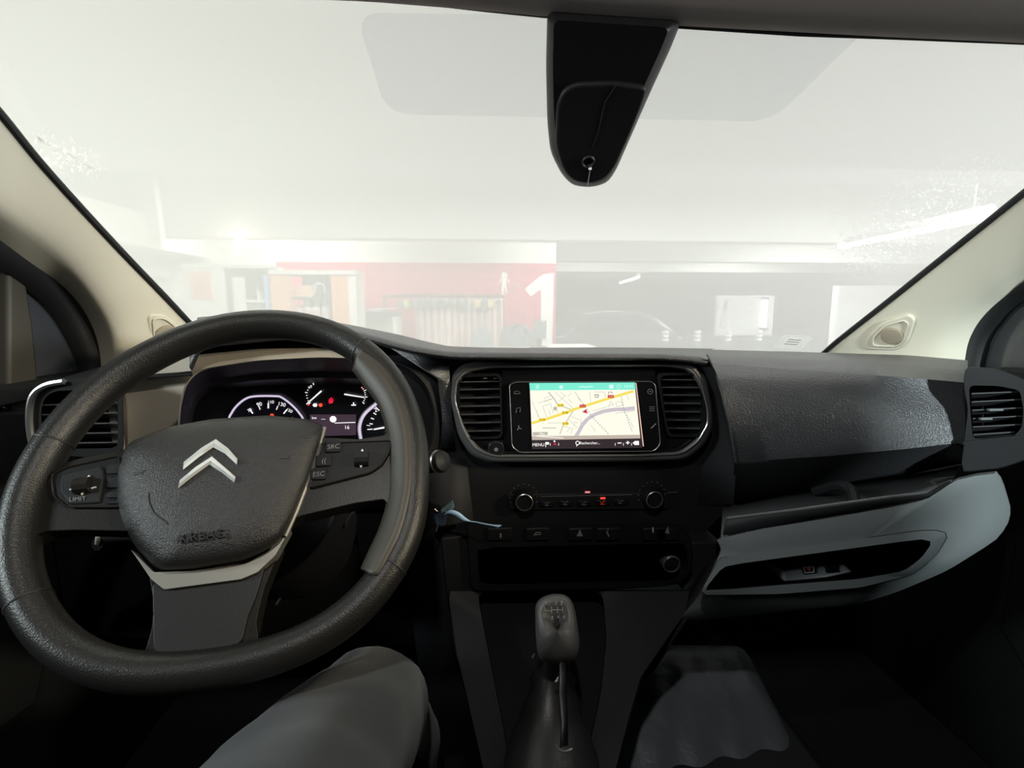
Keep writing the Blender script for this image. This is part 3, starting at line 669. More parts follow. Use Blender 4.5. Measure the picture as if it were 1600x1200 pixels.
# passenger panel
K = 26
def row(pl, ys): 
    q = resamp([(x, y, 0) for x, y in pl], K); x0, x1 = pl[0][0], pl[-1][0]
    return [P(p.x, p.y, atx(ys, p.x)) for p in q]
c = lambda v: [(1000, v), (1700, v)]
R = [row([(1104, 546), (1290, 551), (1420, 555), (1512, 563)], [(1104, 1.14), (1290, 1.16), (1400, 1.05), (1512, .86)]),
     row([(1106, 555), (1300, 563), (1420, 571), (1512, 580)], [(1106, .86), (1400, .84), (1512, .78)]),
     row([(1112, 568), (1300, 582), (1420, 590), (1510, 598)], [(1106, .775), (1512, .74)]),
     row([(1120, 588), (1300, 602), (1420, 608), (1508, 616)], c(.742)),
     row([(1128, 612), (1300, 625), (1420, 632), (1508, 640)], c(.728)),
     row([(1140, 662), (1300, 668), (1508, 668)], c(.718)),
     row([(1150, 722), (1300, 712), (1420, 701), (1506, 691)], c(.712)),
     row([(1151, 726), (1300, 716), (1420, 705), (1506, 695)], c(.718)),
     row([(1146, 782), (1250, 765), (1330, 752), (1420, 740), (1506, 724)], c(.79)),
     row([(1146, 786), (1250, 769), (1330, 756), (1420, 744), (1506, 728)], c(.95))]
B().grid(R).make('passenger_panel', GRAIN, dash, sharp=.9)
sm = [(1106, 555, .858), (1112, 568, .773), (1120, 588, .740), (1128, 612, .726), (1140, 662, .716), (1150, 722, .710), (1146, 782, .788)]
B().tube([P(x-1, y, Y) for x, y, Y in sm], .0018, 6).make('panel_seam', RUBBER, dash)
# centre fascia and the driver's side
B().prism([P(x, y, .775) for x, y in fillet([(600, 556), (700, 556), (1106, 560), (1128, 600), (1140, 660), (1150, 725), (1146, 790), (1100, 835), (690, 850), (600, 850)], 8, 2)], (0, .03, 0)).make('centre_fascia', DASHD, dash, bevel=.003)
B().grid([[P(1070, 562, .765), P(1106, 562, .745)], [P(1098, 580, .76), P(1117, 578, .74)], [P(1112, 620, .765), P(1132, 618, .735)], [P(1118, 680, .77), P(1146, 680, .725)], [P(1095, 735, .77), P(1150, 735, .725)], [P(1090, 790, .775), P(1146, 788, .77)]]).make('fascia_right_edge', DASHD, dash, sharp=0)
B().grid([[P(612, 545, .76), P(700, 558, .76)], [P(684, 592, .755), P(704, 600, .755)], [P(691, 650, .76), P(706, 655, .76)], [P(690, 700, .768), P(712, 700, .768)]]).make('fascia_left_patch', GRAIN, dash, sharp=0, solid=.003)
def ringpanel(outer, inner, cx, cy, n=120):
    def hit(poly, a):
        dx, dy = math.cos(a), math.sin(a); best = 0
        for (x0, y0), (x1, y1) in zip(poly, poly[1:]+poly[:1]):
            ex, ey = x1-x0, y1-y0; den = dx*ey-dy*ex
            if abs(den) < 1e-9: continue
            t = ((x0-cx)*ey-(y0-cy)*ex)/den; s = ((x0-cx)*dy-(y0-cy)*dx)/den
            if t > 0 and -1e-6 <= s <= 1+1e-6: best = max(best, t)
        return (cx+dx*best, cy+dy*best)
    A = [2*math.pi*i/n for i in range(n)]
    return [hit(outer, a) for a in A], [hit(inner, a) for a in A]
f2 = lambda pts, r, k=4: [(p.x, p.y) for p in fillet([(*q, 0) for q in pts], r, k)]
dpo = [(176, 735), (176, 650), (192, 610), (225, 575), (290, 556), (400, 545), (520, 543), (585, 552), (640, 560), (684, 594), (690, 655), (682, 722), (600, 780), (300, 780)]
dpi = f2([(276, 720), (279, 640), (288, 600), (310, 577), (400, 563), (500, 558), (560, 560), (632, 569), (669, 602), (682, 650), (675, 705), (640, 722)], 20)
o_, i_ = ringpanel(dpo, dpi, 470, 650)
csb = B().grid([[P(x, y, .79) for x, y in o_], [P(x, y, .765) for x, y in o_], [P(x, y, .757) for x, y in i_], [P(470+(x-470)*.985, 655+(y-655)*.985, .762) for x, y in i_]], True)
csb.I = [1 if csb.V[f[0]].x > P(590, 600, .76).x else 0 for f in csb.F]  # left part carries the painted warm light, right part stays dark
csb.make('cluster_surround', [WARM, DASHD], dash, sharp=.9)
B().box(P(184, 680, .755), (.012, .01, .09)).make('surround_edge_strip', WARM, dash, bevel=.002)
# cluster cowl tunnel
VIO = mat('cowl_dark_violet_black', (.012, .010, .018), .45)
B().grid([[P(470+(x-470)*.985, 655+(y-655)*.985, .762) for x, y in i_], [P(470+(x-470)*(.93 if x < 470 else .99), 660+(y-660)*.78, .82) for x, y in i_], [P(470+(x-470)*(.915 if x < 470 else .985), 665+(y-665)*.70, .825) for x, y in i_], [P(470+(x-470)*(.88 if x < 470 else .985), 665+(y-665)*.6, .872) for x, y in i_]], True).make('cluster_cowl', VIO, dash, sharp=.5)
# lower driver side
B().prism([P(x, y, .80) for x, y in ((120, 700), (700, 700), (700, 900), (690, 1020), (100, 1000), (60, 760))], (0, .03, 0)).make('knee_panel', BLACK, dash, bevel=.01)
B().grid([[P(660, 640, .79), P(720, 640, .79)], [P(640, 820, .76), P(740, 815, .76)], [P(640, 930, .75), P(735, 930, .75)], [P(655, 1050, .72), P(740, 1050, .72)]]).make('column_side_panel', DASHD, dash, sharp=0, solid=.004)
# grey passenger lower body with an open tray
bo = [(1116, 842), (1200, 822), (1300, 806), (1400, 790), (1470, 772), (1488, 748), (1556, 733), (1566, 748), (1580, 795), (1577, 815), (1560, 842), (1480, 892), (1400, 926), (1330, 947), (1200, 958), (1056, 972), (1094, 930), (1128, 856)]
bi = f2([(1098, 924), (1130, 885), (1160, 880), (1300, 861), (1440, 842), (1458, 846), (1440, 872), (1412, 893), (1340, 905), (1220, 914)], 10)
bo = f2(bo, 22, 4)
o_, i_ = ringpanel(bo, bi, 1290, 885, 160)
def yb(x, y): return .665 + max(0, (y-880))*.0004 + max(0, x-1450)*.0001
midr = [((a[0]+c_[0])/2, (a[1]+c_[1])/2) for a, c_ in zip(o_, i_)]
B().grid([[P(x, y, yb(x, y)+.12) for x, y in o_], [P(x, y, yb(x, y)+.012) for x, y in o_], [P(1290+(x-1290)*.99, 880+(y-880)*.97, yb(x, y)) for x, y in o_], [P(x, y, yb(x, y)-.006) for x, y in midr], [P(x, y, yb(x, y)) for x, y in i_]], True).make('lower_body', GREY, dash, sharp=.9)
rim = f2([(1092, 930), (1126, 870), (1160, 866), (1300, 848), (1440, 829), (1474, 829), (1480, 838), (1462, 868), (1425, 898), (1345, 918), (1220, 928)], 10)
ro, ri = ringpanel(rim, bi, 1290, 885, 160)
B().grid([[P(x, y, .664) for x, y in ro], [P(x, y, .654) for x, y in ro], [P(x, y, .652) for x, y in ri], [P(x, y, .67) for x, y in ri]], True).make('tray_rim', GREY, dash, sharp=.7)
B().tube([P(x, y, .6635) for x, y in ro], .0014, 6, True).make('rim_gap', RUBBER, dash)
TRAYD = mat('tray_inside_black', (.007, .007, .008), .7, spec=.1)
bk_ = [(1290+(x-1290)*.9, 870+(y-870)*.6) for x, y in i_]
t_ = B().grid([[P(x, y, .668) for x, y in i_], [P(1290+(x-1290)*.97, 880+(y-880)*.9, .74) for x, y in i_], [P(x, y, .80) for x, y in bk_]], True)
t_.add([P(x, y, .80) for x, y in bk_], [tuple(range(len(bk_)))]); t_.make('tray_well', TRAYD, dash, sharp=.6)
# upper open shelf
B().grid([[P(1130, 792, .79), P(1300, 764, .79), P(1420, 745, .79), P(1500, 728, .79)], [P(1128, 812, .70), P(1300, 790, .70), P(1420, 772, .70), P(1490, 750, .70)], [P(1126, 842, .672), P(1300, 808, .672), P(1420, 788, .672), P(1488, 752, .672)]]).make('shelf_floor', SHELFM, dash, sharp=0, solid=.003)
B().tube(spline([P(1136, 810, .672), P(1220, 800, .668), P(1300, 789, .665), P(1380, 778, .665), P(1450, 769, .668), P(1464, 761, .68), P(1456, 753, .72)], 5), .0025, 8).make('shelf_lip', EDGE, dash)
B().grid([[P(1136, 812, .668), P(1300, 791, .662), P(1450, 771, .664), P(1484, 752, .67)], [P(1130, 836, .668), P(1300, 806, .664), P(1450, 779, .666), P(1486, 760, .672)]]).make('shelf_front', GREYD, dash, sharp=0, solid=.003)
B().tube(spline([P(1275, 768, .76), P(1310, 758, .71), P(1328, 764, .69), P(1334, 778, .675), P(1336, 788, .668)], 4), .008, 8).make('shelf_divider', GREYD, dash)
# switch block inside the tray
tb_ = B().prism([P(x, y, .70) for x, y in ((1222, 893), (1300, 884), (1322, 883), (1336, 895), (1290, 905), (1226, 910))], (0, .05, -.005)).make('tray_switch_block', BLOCKM, dash, bevel=.004)
# centre console
def Yc(y): return .735 - max(0, y-925)*.00075
B().prism([P(x, y, .735) for x, y in f2([(1080, 848), (1130, 848), (1114, 890), (1096, 928), (1066, 926), (1082, 905)], 6)], (0, .05, 0)).make('console_post', GREYD, dash, bevel=.004)
B().prism([P(x, y, .735) for x, y in f2([(688, 842), (732, 836), (742, 928), (700, 945)], 6)], (0, .05, 0)).make('console_post', GREYD, dash, bevel=.004)
co = [(700, 922), (1098, 922), (1094, 930), (1050, 990), (1003, 1058), (985, 1120), (962, 1210), (760, 1230), (735, 1120), (712, 1020), (700, 940)]
ci = f2([(745, 925), (942, 925), (948, 1000), (938, 1090), (918, 1180), (900, 1215), (800, 1215), (785, 1130), (765, 1030)], 16)
o_, i_ = ringpanel(co, ci, 850, 1040, 140)
B().grid([[P(x, y, Yc(y)+.2) for x, y in o_], [P(x, y, Yc(y)+.012) for x, y in o_], [P(850+(x-850)*.985, 1040+(y-1040)*.985, Yc(y)) for x, y in o_], [P(x, y, Yc(y)+.002) for x, y in i_], [P(850+(x-850)*.97, 1040+(y-1040)*.97, Yc(y)+.05) for x, y in i_]], True).make('centre_console', GREYD, dash, sharp=.8)
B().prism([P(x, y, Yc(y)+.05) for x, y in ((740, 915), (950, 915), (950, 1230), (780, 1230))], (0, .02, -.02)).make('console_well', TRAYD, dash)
B().grid([[P(1094, 895, .74), P(1134, 862, .70)], [P(1050, 985, .72), P(1098, 930, .70)], [P(1005, 1060, .70), P(1022, 1045, .70)]]).make('console_wing', GREYD, dash, sharp=0, solid=.004)

# ---------------------------------------------------------------- bezel with screen and two vents
bezo = f2([(703, 620), (706, 585), (722, 569), (760, 563), (900, 561), (1050, 561), (1086, 566), (1104, 592), (1113, 640), (1113, 672), (1098, 700), (1072, 719), (1000, 722), (765, 723), (736, 712), (716, 682)], 12)
cxb, cyb = 908, 642
shr = lambda pts, dx, dy: [(x-(x-cxb)/abs(x-cxb+1e-6)*dx*min(1, abs(x-cxb)/150), y-(y-cyb)/abs(y-cyb+1e-6)*dy*min(1, abs(y-cyb)/40)) for x, y in pts]
bz = thing('centre_bezel', 'black rounded centre panel with thin silver outline around the lit map screen', 'dashboard panel', P(908, 722, .76))
YB = .752
b = B().grid([[P(x, y, .776) for x, y in bezo], [P(x, y, .757) for x, y in bezo], [P(x, y, YB-.002) for x, y in shr(bezo, 4, 4)], [P(x, y, YB-.002) for x, y in shr(bezo, 7, 9)], [P(x, y, YB+.006) for x, y in shr(bezo, 10, 13)]], True)
b.make('bezel_frame', mat('bezel_satin_black', (.09, .09, .092), .35), bz, sharp=.9)
B().tube([P(x, y, YB-.003) for x, y in shr(bezo, 7, 10)], .0016, 6, True).make('silver_outline', SILVER, bz)
B().prism([P(x, y, YB+.006) for x, y in [(784, 572), (1022, 572), (1032, 640), (1041, 686), (1103, 687), (1092, 704), (1070, 713), (765, 714), (742, 704), (724, 690), (787, 688)]], (0, .012, 0)).make('bezel_face', PIANO, bz)
btn = P(775, 701, YB+.006)
bb_ = B().lathe(btn, (0, -1, 0), [(.0112, 0), (.0112, .004), (.0100, .005)], 28).make('round_button', BLACK, bz)
B().lathe(btn+Vector((0, -.005, 0)), (0, -1, 0), [(.0112, -.001), (.0116, 0), (.0112, .001)], 28, False).make('button_ring', SILVER, bb_)
B().lathe(btn+Vector((0, -.005, 0)), (0, -1, 0), [(.003, 0), (.003, .0004)], 12).make('button_mark', MARK, bb_)
def vent(name, label, frame, opening, slats, Y, dep, mframe, extra=None, bevel=.003, group='dashboard air vents', vanes=()):
    v = thing(name, label, 'air vent', P(sum(p[0] for p in frame)/len(frame), max(p[1] for p in frame), Y), group)
    cx = sum(p[0] for p in opening)/len(opening); cy = sum(p[1] for p in opening)/len(opening)
    o, i = ringpanel(f2(frame, 10), f2(opening, 8), cx, cy, 72)
    B().grid([[P(x, y, Y+.03) for x, y in o], [P(x, y, Y+.006) for x, y in o], [P(cx+(x-cx)*.98, cy+(y-cy)*.98, Y) for x, y in o], [P(x, y, Y) for x, y in i], [P(x, y, Y+.004) for x, y in i], [P(x, y, Y+dep) for x, y in i]], True).make('vent_frame', mframe, v, sharp=.7)
    B().prism([P(x, y, Y+dep) for x, y in i], (0, .004, 0)).make('vent_back', TRAYD, v)
    for (x0, y0, x1, y1) in slats:
        p, q = P(x0, y0, Y+.008), P(x1, y1, Y+.008); p2, q2 = P(x0, y0, Y+.038), P(x1, y1, Y+.038)
        B().prism([p, q, q2+Vector((0, 0, -.006)), p2+Vector((0, 0, -.006))], (0, 0, .0018)).make('slat', SLATM, v)
    for x, y0, y1 in vanes:
        p, q = P(x, y0, Y+.045), P(x, y1, Y+.045)
        B().prism([p, q, P(x, y1, Y+.058), P(x, y0, Y+.058)], (.002, 0, 0)).make('vane', BLACK, v)
    return v
YV = YB+.002
v1 = vent('air_vent', 'black slatted air vent left of the map screen', [(712, 590), (720, 583), (784, 582), (786, 686), (722, 688), (714, 640)], [(718, 590), (780, 587), (783, 682), (724, 683), (719, 640)],
     [(719, y+.8, 782, y-.4) for y in (597, 609, 622, 635, 648, 661, 674)], YV, .06, BLACK, vanes=[(735, 590, 680), (752, 590, 680), (768, 590, 680)])
for u, lab in ((758, 0), (774, 0)): B().box(P(u, 590, YV+.006), (.006, .002, .0035)).make('vent_tab', MARK, v1)
v2 = vent('air_vent', 'black slatted air vent right of the map screen', [(1024, 582), (1086, 582), (1100, 600), (1104, 640), (1100, 684), (1042, 684), (1034, 640)], [(1031, 587), (1086, 586), (1095, 604), (1098, 640), (1095, 677), (1046, 679), (1040, 650)],
     [(1033+(y-590)*.12, y, 1094, y+.4) for y in (594, 606, 618, 631, 644, 657, 670)], YV, .06, BLACK, vanes=[(1055, 588, 678), (1072, 588, 678), (1085, 588, 678)])
v3 = vent('air_vent', 'rounded air vent at the far right end of the dashboard', [(1508, 572), (1560, 576), (1600, 592), (1640, 620), (1640, 700), (1596, 722), (1560, 733), (1500, 739), (1506, 690), (1512, 640), (1505, 600)], [(1514, 602), (1560, 603), (1594, 610), (1599, 640), (1597, 668), (1582, 684), (1520, 686), (1516, 640)],
     [(1518, 616, 1590, 613), (1518, 629, 1596, 625), (1519, 642, 1597, 638), (1520, 655, 1597, 651), (1520, 668, 1596, 664), (1521, 680, 1585, 676)], .70, .06, GREYD, vanes=[(1535, 606, 684), (1560, 606, 684), (1580, 608, 680)])
B().box(P(1555, 640, .703), (.022, .004, .003)).make('vent_tab', GREY, v3); B().box(P(1540, 654, .703), (.018, .004, .003)).make('vent_tab', GREY, v3)
B().prism([P(1505, 690, .698), P(1596, 680, .698), P(1600, 684, .698), P(1505, 695, .698)], (0, .01, 0)).make('vent_ledge', GREYD, v3)
v4 = vent('air_vent', 'silver edged air vent at the far left behind the steering wheel', [(46, 640), (54, 612), (76, 599), (130, 593), (192, 590), (194, 706), (150, 716), (66, 712), (50, 690)], [(64, 640), (70, 620), (86, 611), (184, 606), (184, 700), (76, 702), (66, 682)],
     [(66, 634, 184, 630), (66, 649, 184, 646), (68, 664, 184, 662), (70, 679, 184, 677), (74, 694, 184, 692)], .715, .06, DASHD)
B().tube(spline([P(60, 708, .713), P(50, 690, .713), P(46, 650, .713), P(52, 618, .713), (P(72, 602, .713)), P(100, 596, .713)], 5), .0042, 8).make('silver_edge', SILVER, v4, label='silver edge')

# ---------------------------------------------------------------- map screen
YS = YB-.001
scr = thing('map_screen', 'lit navigation screen showing a street map on the centre panel', 'screen', P(915, 705, YS))
fr = f2([(796, 601), (806, 597), (1018, 596), (1024, 602), (1032, 694), (1022, 705), (812, 707), (800, 698)], 6)
B().prism([P(x, y, YS+.001) for x, y in fr], (0, .008, 0)).make('screen_housing', PIANO, scr)
B().tube([P(x, y, YS+.0005) for x, y in fr], .0007, 5, True).make('housing_outline', SILVER, scr)
c7 = lambda u, v: (820+u/8.421, 590+v/8.421)
lay = [0]
def flat_px(pts, z): return [P(x, y, YS-z) for x, y in pts]
def scr_poly(name, pts, m, z, par): return B().prism(flat_px([c7(*p) for p in pts], z), (0, .0002, 0)).make(name, m, par)
def line_px(b, pts, w, z):
    pts = [Vector((*c7(*p), 0)) for p in pts]; w = w/8.421/2
    for a, c_ in zip(pts, pts[1:]):
        d = (c_-a).normalized(); n = Vector((-d.y, d.x, 0))*w
        b.prism(flat_px([((a+n).x, (a+n).y), ((c_+n).x, (c_+n).y), ((c_-n).x, (c_-n).y), ((a-n).x, (a-n).y)], z), (0, .0001, 0))
E1 = lambda nm, rgb, s=1.0: emis('screen_'+nm, S(*rgb), s)
base = scr_poly('map_display', [(60, 70), (1448, 62), (1545, 925), (95, 940)], E1('dark_bar', (52, 42, 46)), .0002, scr)
scr_poly('map_ground', [(68, 165), (1452, 155), (1520, 800), (95, 822)], E1('map_ground', (255, 253, 236)), .0005, base)
scr_poly('header_bar', [(60, 72), (1448, 64), (1456, 158), (68, 168)], E1('header', (126, 240, 214)), .0006, base)
scr_poly('scale_strip', [(95, 772), (1516, 752), (1520, 800), (95, 822)], E1('strip', (196, 182, 170)), .0008, base)
scr_poly('scale_box', [(105, 718), (302, 714), (302, 756), (105, 764)], E1('box', (196, 186, 176)), .0009, base)
b = B(); line_px(b, [(655, 800), (700, 730), (760, 620), (830, 540), (930, 480), (1050, 440), (1200, 418), (1330, 418), (1448, 405)], 48, .0007); b.make('river', E1('river', (205, 196, 206)), base)
b = B(); line_px(b, [(88, 600), (300, 540), (560, 455), (640, 420), (860, 350), (1100, 275), (1430, 178)], 34, .0009); b.make('main_road', E1('main_road', (246, 226, 96)), base)
b = B(); line_px(b, [(640, 430), (560, 560), (500, 640), (460, 745)], 14, .0008); line_px(b, [(310, 190), (380, 270), (440, 365)], 18, .0008); line_px(b, [(490, 375), (620, 425)], 14, .0008); b.make('side_road', E1('side_road', (206, 200, 190)), base)
b = B()
for seg in ([(400, 190), (640, 410)], [(470, 190), (530, 245)], [(450, 310), (540, 235)], [(560, 250), (620, 205)], [(245, 280), (350, 235)], [(175, 340), (270, 305), (380, 270)], [(250, 320), (360, 280)], [(95, 310), (150, 440), (190, 520)], [(155, 430), (180, 540)], [(235, 380), (290, 520)], [(310, 420), (340, 500)], [(340, 345), (375, 470)], [(400, 410), (440, 470)], [(230, 378), (350, 342)], [(300, 598), (500, 596)], [(580, 555), (690, 660)], [(640, 580), (700, 600)], [(610, 510), (720, 560)], [(740, 535), (735, 610), (760, 590)], [(640, 640), (660, 600)], [(510, 640), (630, 670), (600, 740)], [(550, 715), (590, 670)], [(870, 625), (930, 710)], [(890, 440), (1080, 385)], [(1095, 400), (1130, 310), (1170, 360), (1110, 365)], [(1195, 330), (1270, 310), (1290, 370), (1210, 380), (1195, 330)], [(1345, 230), (1365, 290)], [(1340, 480), (1430, 660)], [(1190, 470), (1440, 440)], [(850, 180), (870, 350)], [(920, 190), (1050, 190), (1060, 260)], [(575, 280), (620, 340)], [(690, 260), (740, 310)], [(1320, 395), (1445, 380)]):
    line_px(b, seg, 5, .0008)
b.make('street_lines', E1('street', (190, 186, 178)), base)
b = B()
for seg, k in (([(660, 190), (770, 350)], 9), ([(770, 350), (880, 510), (1100, 740)], 14), ([(1270, 250), (1310, 440), (1410, 700)], 14)):
    q = resamp([(*p, 0) for p in seg], 2*k)
    for i in range(0, 2*k-1, 2): line_px(b, [(q[i].x, q[i].y), (q[i+1].x, q[i+1].y)], 9, .0010)
b.make('railway_dashes', E1('rail', (140, 134, 130)), base)
bdg = E1('badge', (244, 212, 60)); rdg = E1('red', (196, 40, 34))
for u, v, m_ in ((470, 365, bdg), (530, 462, bdg), (230, 555, bdg), (535, 605, bdg), (762, 374, rdg), (1132, 248, rdg)): B().prism(flat_px(f2([c7(u-42, v-20), c7(u+42, v-20), c7(u+42, v+20), c7(u-42, v+20)], 1.5, 2), .0011), (0, .0001, 0)).make('road_badge', m_, base)
b = B()
for u, v in ((470, 365), (530, 462), (230, 555), (535, 605)): b.text('D 40' if u == 535 else 'D 28', P(*c7(u, v), YS-.00125), (1, 0, 0), (0, 0, 1), .0040, .00002)
b.make('badge_text', E1('badge_text', (110, 90, 20)), base)
b = B()
for u, v in ((762, 374), (1132, 248)): b.text('N12' if u < 800 else 'N20', P(*c7(u, v), YS-.00125), (1, 0, 0), (0, 0, 1), .0040, .00002)
b.make('red_badge_text', E1('pink', (255, 190, 180)), base)
scr_poly('position_arrow', [(755, 452), (808, 415), (826, 475)], E1('arrow', (206, 42, 84)), .0012, base)
scr_poly('map_building', [(375, 390), (418, 380), (425, 425), (382, 435)], E1('bldg', (190, 184, 168)), .0010, base)
b = B()
line_px(b, [(925, 222), (925, 250), (945, 266), (968, 250), (968, 222), (946, 230), (925, 222)], 9, .0011); line_px(b, [(1100, 215), (1100, 192), (1148, 190), (1148, 212)], 7, .0011)
line_px(b, [(235, 662), (415, 664)], 6, .0011)
b.make('map_symbols', E1('sym', (120, 120, 116)), base)
W1 = E1('white', (255, 252, 250), 1.1); W2 = E1('header_white', (214, 255, 246))
tx = lambda s, u, v, h, m, nm='screen_text', al='CENTER': B().text(s, P(*c7(u, v), YS-.0013), (1, 0, -.01), (.02, 0, 1), h, .00002, al).make(nm, m, base)
tx('MENU', 178, 886, .0066, W1); tx('Rechercher...', 855, 862, .0058, W1); tx('16:41', 1365, 115, .0068, W2); tx('70m', 225, 742, .0046, W1)
b = B()
line_px(b, [(275, 850), (275, 915)], 8, .0013); b.prism(flat_px([c7(*p) for p in ((275, 848), (318, 850), (318, 880), (275, 882))], .0013), (0, .0001, 0))
for u in (335, 445, 1190, 1298, 1405): line_px(b, [(u, 862), (u, 895)], 6, .0013)
line_px(b, [(1222, 862), (1272, 860)], 12, .0013); line_px(b, [(1330, 858), (1380, 856)], 12, .0013); line_px(b, [(1355, 834), (1355, 880)], 12, .0013)
b.prism(flat_px([c7(*p) for p in ((1420, 860), (1448, 835), (1500, 833), (1504, 885), (1450, 888))], .0013), (0, .0001, 0))
q = [(695+24*math.cos(a), 860+24*math.sin(a)) for a in [2*math.pi*i/14 for i in range(15)]]
line_px(b, q, 9, .0013); line_px(b, [(690, 885), (680, 905)], 9, .0013)
b.prism(flat_px([c7(390+12*math.cos(a), 838+12*math.sin(a)) for a in [2*math.pi*i/10 for i in range(10)]], .0013), (0, .0001, 0))
line_px(b, [(150, 770), (510, 795)], 8, .0010)
b.make('bar_icons', W1, base)
B().prism(flat_px([c7(*p) for p in ((370, 890), (395, 852), (425, 892), (398, 880))], .0013), (0, .0001, 0)).make('red_person_icon', E1('iconred', (226, 40, 70)), base)
b = B()
for k in range(4): line_px(b, [(145, 100+k*14), (190, 98+k*14)], 6, .0010)
b.prism(flat_px([c7(478+26*math.cos(a), 125+24*math.sin(a)) for a in [2*math.pi*i/12 for i in range(12)]], .0010), (0, .0001, 0))
b.prism(flat_px([c7(*p) for p in ((1108, 95), (1168, 93), (1168, 142), (1108, 144))], .0010), (0, .0001, 0))
q = [(1235+24*math.cos(a), 118+24*math.sin(a)) for a in [2*math.pi*i/14 for i in range(15)]]; line_px(b, q, 6, .0010)
line_px(b, [(715, 130), (760, 118), (800, 128), (850, 118), (900, 124)], 12, .0010)
b.make('header_icons', W2, base)
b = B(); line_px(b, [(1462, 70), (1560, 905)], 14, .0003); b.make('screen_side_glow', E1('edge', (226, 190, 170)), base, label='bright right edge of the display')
# touch icons beside the map
def icon(cx, cy, kind):
    b = B(); Z = lambda pts: [P(x, y, YS) for x, y in pts]
    def ln(pts, r=.00045): b.tube(Z(pts), r, 5)
    if kind == 'phone': ln([(cx-4, cy+3), (cx-2, cy+2), (cx+2, cy-2), (cx+4, cy-4)], .001)
    if kind == 'note': ln([(cx-3, cy+3), (cx-3, cy-3), (cx+3, cy-4), (cx+3, cy+2)]); ln([(cx-4, cy+3), (cx-3, cy+3)], .001); ln([(cx+2, cy+2), (cx+3, cy+2)], .001)
    if kind == 'car': ln([(cx-5, cy+1), (cx-4, cy-2), (cx, cy-3), (cx+3, cy-2), (cx+5, cy+1), (cx-5, cy+1)])
    if kind == 'fan': [ln([(cx, cy), (cx+4*math.cos(a), cy+4*math.sin(a))], .0007) for a in (.3, 2.4, 4.5)]
    if kind == 'grid': [ln([(cx+dx-1, cy+dy), (cx+dx+1, cy+dy)], .0007) for dx in (-3, 0, 3) for dy in (-3, 0, 3)]
    if kind == 'gear': ln([(cx+4*math.cos(a), cy+4*math.sin(a)) for a in [2*math.pi*i/12 for i in range(13)]]); ln([(cx-1, cy), (cx+1, cy)], .001)
    return b
for cx, cy, k in ((808, 614, 'car'), (810, 641, 'note'), (811, 669, 'fan'), (1016, 612, 'gear'), (1019, 639, 'grid'), (1021, 666, 'phone')):
    icon(cx, cy, k).make('touch_icon', MARK, scr)

# ---------------------------------------------------------------- climate panel
YK = .772
cl = thing('climate_panel', 'dark climate control strip with two ringed dials below the map screen', 'control panel', P(915, 795, YK))
B().prism([P(x, y, YK) for x, y in f2([(790, 772), (1050, 770), (1045, 797), (795, 798)], 6)], (0, .01, 0)).make('panel_face', DASHD, cl, bevel=.002)
for x, y, lab in ((818, 780, 'left'), (1018, 776, 'right')):
    c_ = P(x, y, YK)
    k = B().lathe(c_, (0, -1, .05), [(.017, 0), (.0165, .012), (.0150, .014), (.0135, .0125), (.002, .0125)], 32).make('dial', BLACK, cl)
    B().lathe(c_+Vector((0, -.013, 0)), (0, -1, .05), [(.0130, 0), (.0134, .0015), (.0122, .0022), (.0118, .001)], 32, False).make('dial_ring', SILVER, k)
    b = B()
    for i in range(11):
        a = math.radians(200-i*22); b.box(c_+Vector((.0215*math.cos(a), -.001, .0215*math.sin(a)+.003)), (.0012, .001, .0012))
    b.make('dial_scale', MARK, cl)
b = B(); b.tube([P(845, 776, YK-.001), P(988, 773, YK-.001)], .0004, 5); b.make('panel_line', MARK, cl)
B().tube([P(1042, 770, YK-.001), P(1058, 769, YK-.001)], .0004, 5).make('panel_line', MARK, cl)
for x, y, m_ in ((855, 787, MARK), (884, 786, MARK), (913, 786, MARK), (942, 785, ER), (970, 784, MARK)):
    kb = B().box(P(x, y, YK-.001), (.022, .004, .009)).make('key', BLACK, cl, bevel=.0015)
    bq = B(); Yq = YK-.0038
    bq.tube([P(x-4, y-1, Yq), P(x-1, y+2, Yq), P(x+1, y-2, Yq), P(x+4, y-1, Yq)], .0006, 5).tube([P(x-4, y+3, Yq), P(x+3, y+3, Yq)], .0005, 5)
    bq.make('key_symbol', m_ if m_ is MARK else emis('dim_red_symbol', (.7, .05, .03), .35), kb)
for x, y, s_ in ((918, 769, emis('pale_red_led', (1, .30, .28), .9)), (942, 778.5, emis('red_led', (1, .08, .05), 1.2))):
    B().box(P(x, y, YK-.004), (.0075, .002, .0022)).make('led', s_, cl, label='lit red indicator')

# ---------------------------------------------------------------- switch panel and cubby
YP = .728
sp = thing('switch_panel', 'dark rounded switch strip above an open cubby in the centre console', 'control panel', P(905, 915, YP))
po_ = f2([(728, 812), (1062, 818), (1078, 835), (1083, 860), (1080, 898), (1064, 914), (980, 920), (735, 925)], 12)
pi_ = f2([(745, 856), (1072, 848), (1076, 890), (1060, 906), (750, 914)], 8)
o_, i_ = ringpanel(po_, pi_, 905, 880, 100)
B().grid([[P(x, y, YP+.04) for x, y in o_], [P(x, y, YP+.004) for x, y in o_], [P(905+(x-905)*.99, 868+(y-868)*.97, YP) for x, y in o_], [P(x, y, YP) for x, y in i_], [P(x, y, YP+.10) for x, y in i_]], True).make('panel_frame', BLACK, sp, sharp=.7)
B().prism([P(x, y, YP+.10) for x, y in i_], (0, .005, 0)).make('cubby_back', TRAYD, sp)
sk = P(1048, 880, YP+.03)
so = B().lathe(sk, (0, -1, 0), [(.0145, -.03), (.0145, .004), (.0125, .006), (.0115, .002), (.010, -.01)], 28, False).make('power_socket', SLATM, sp)
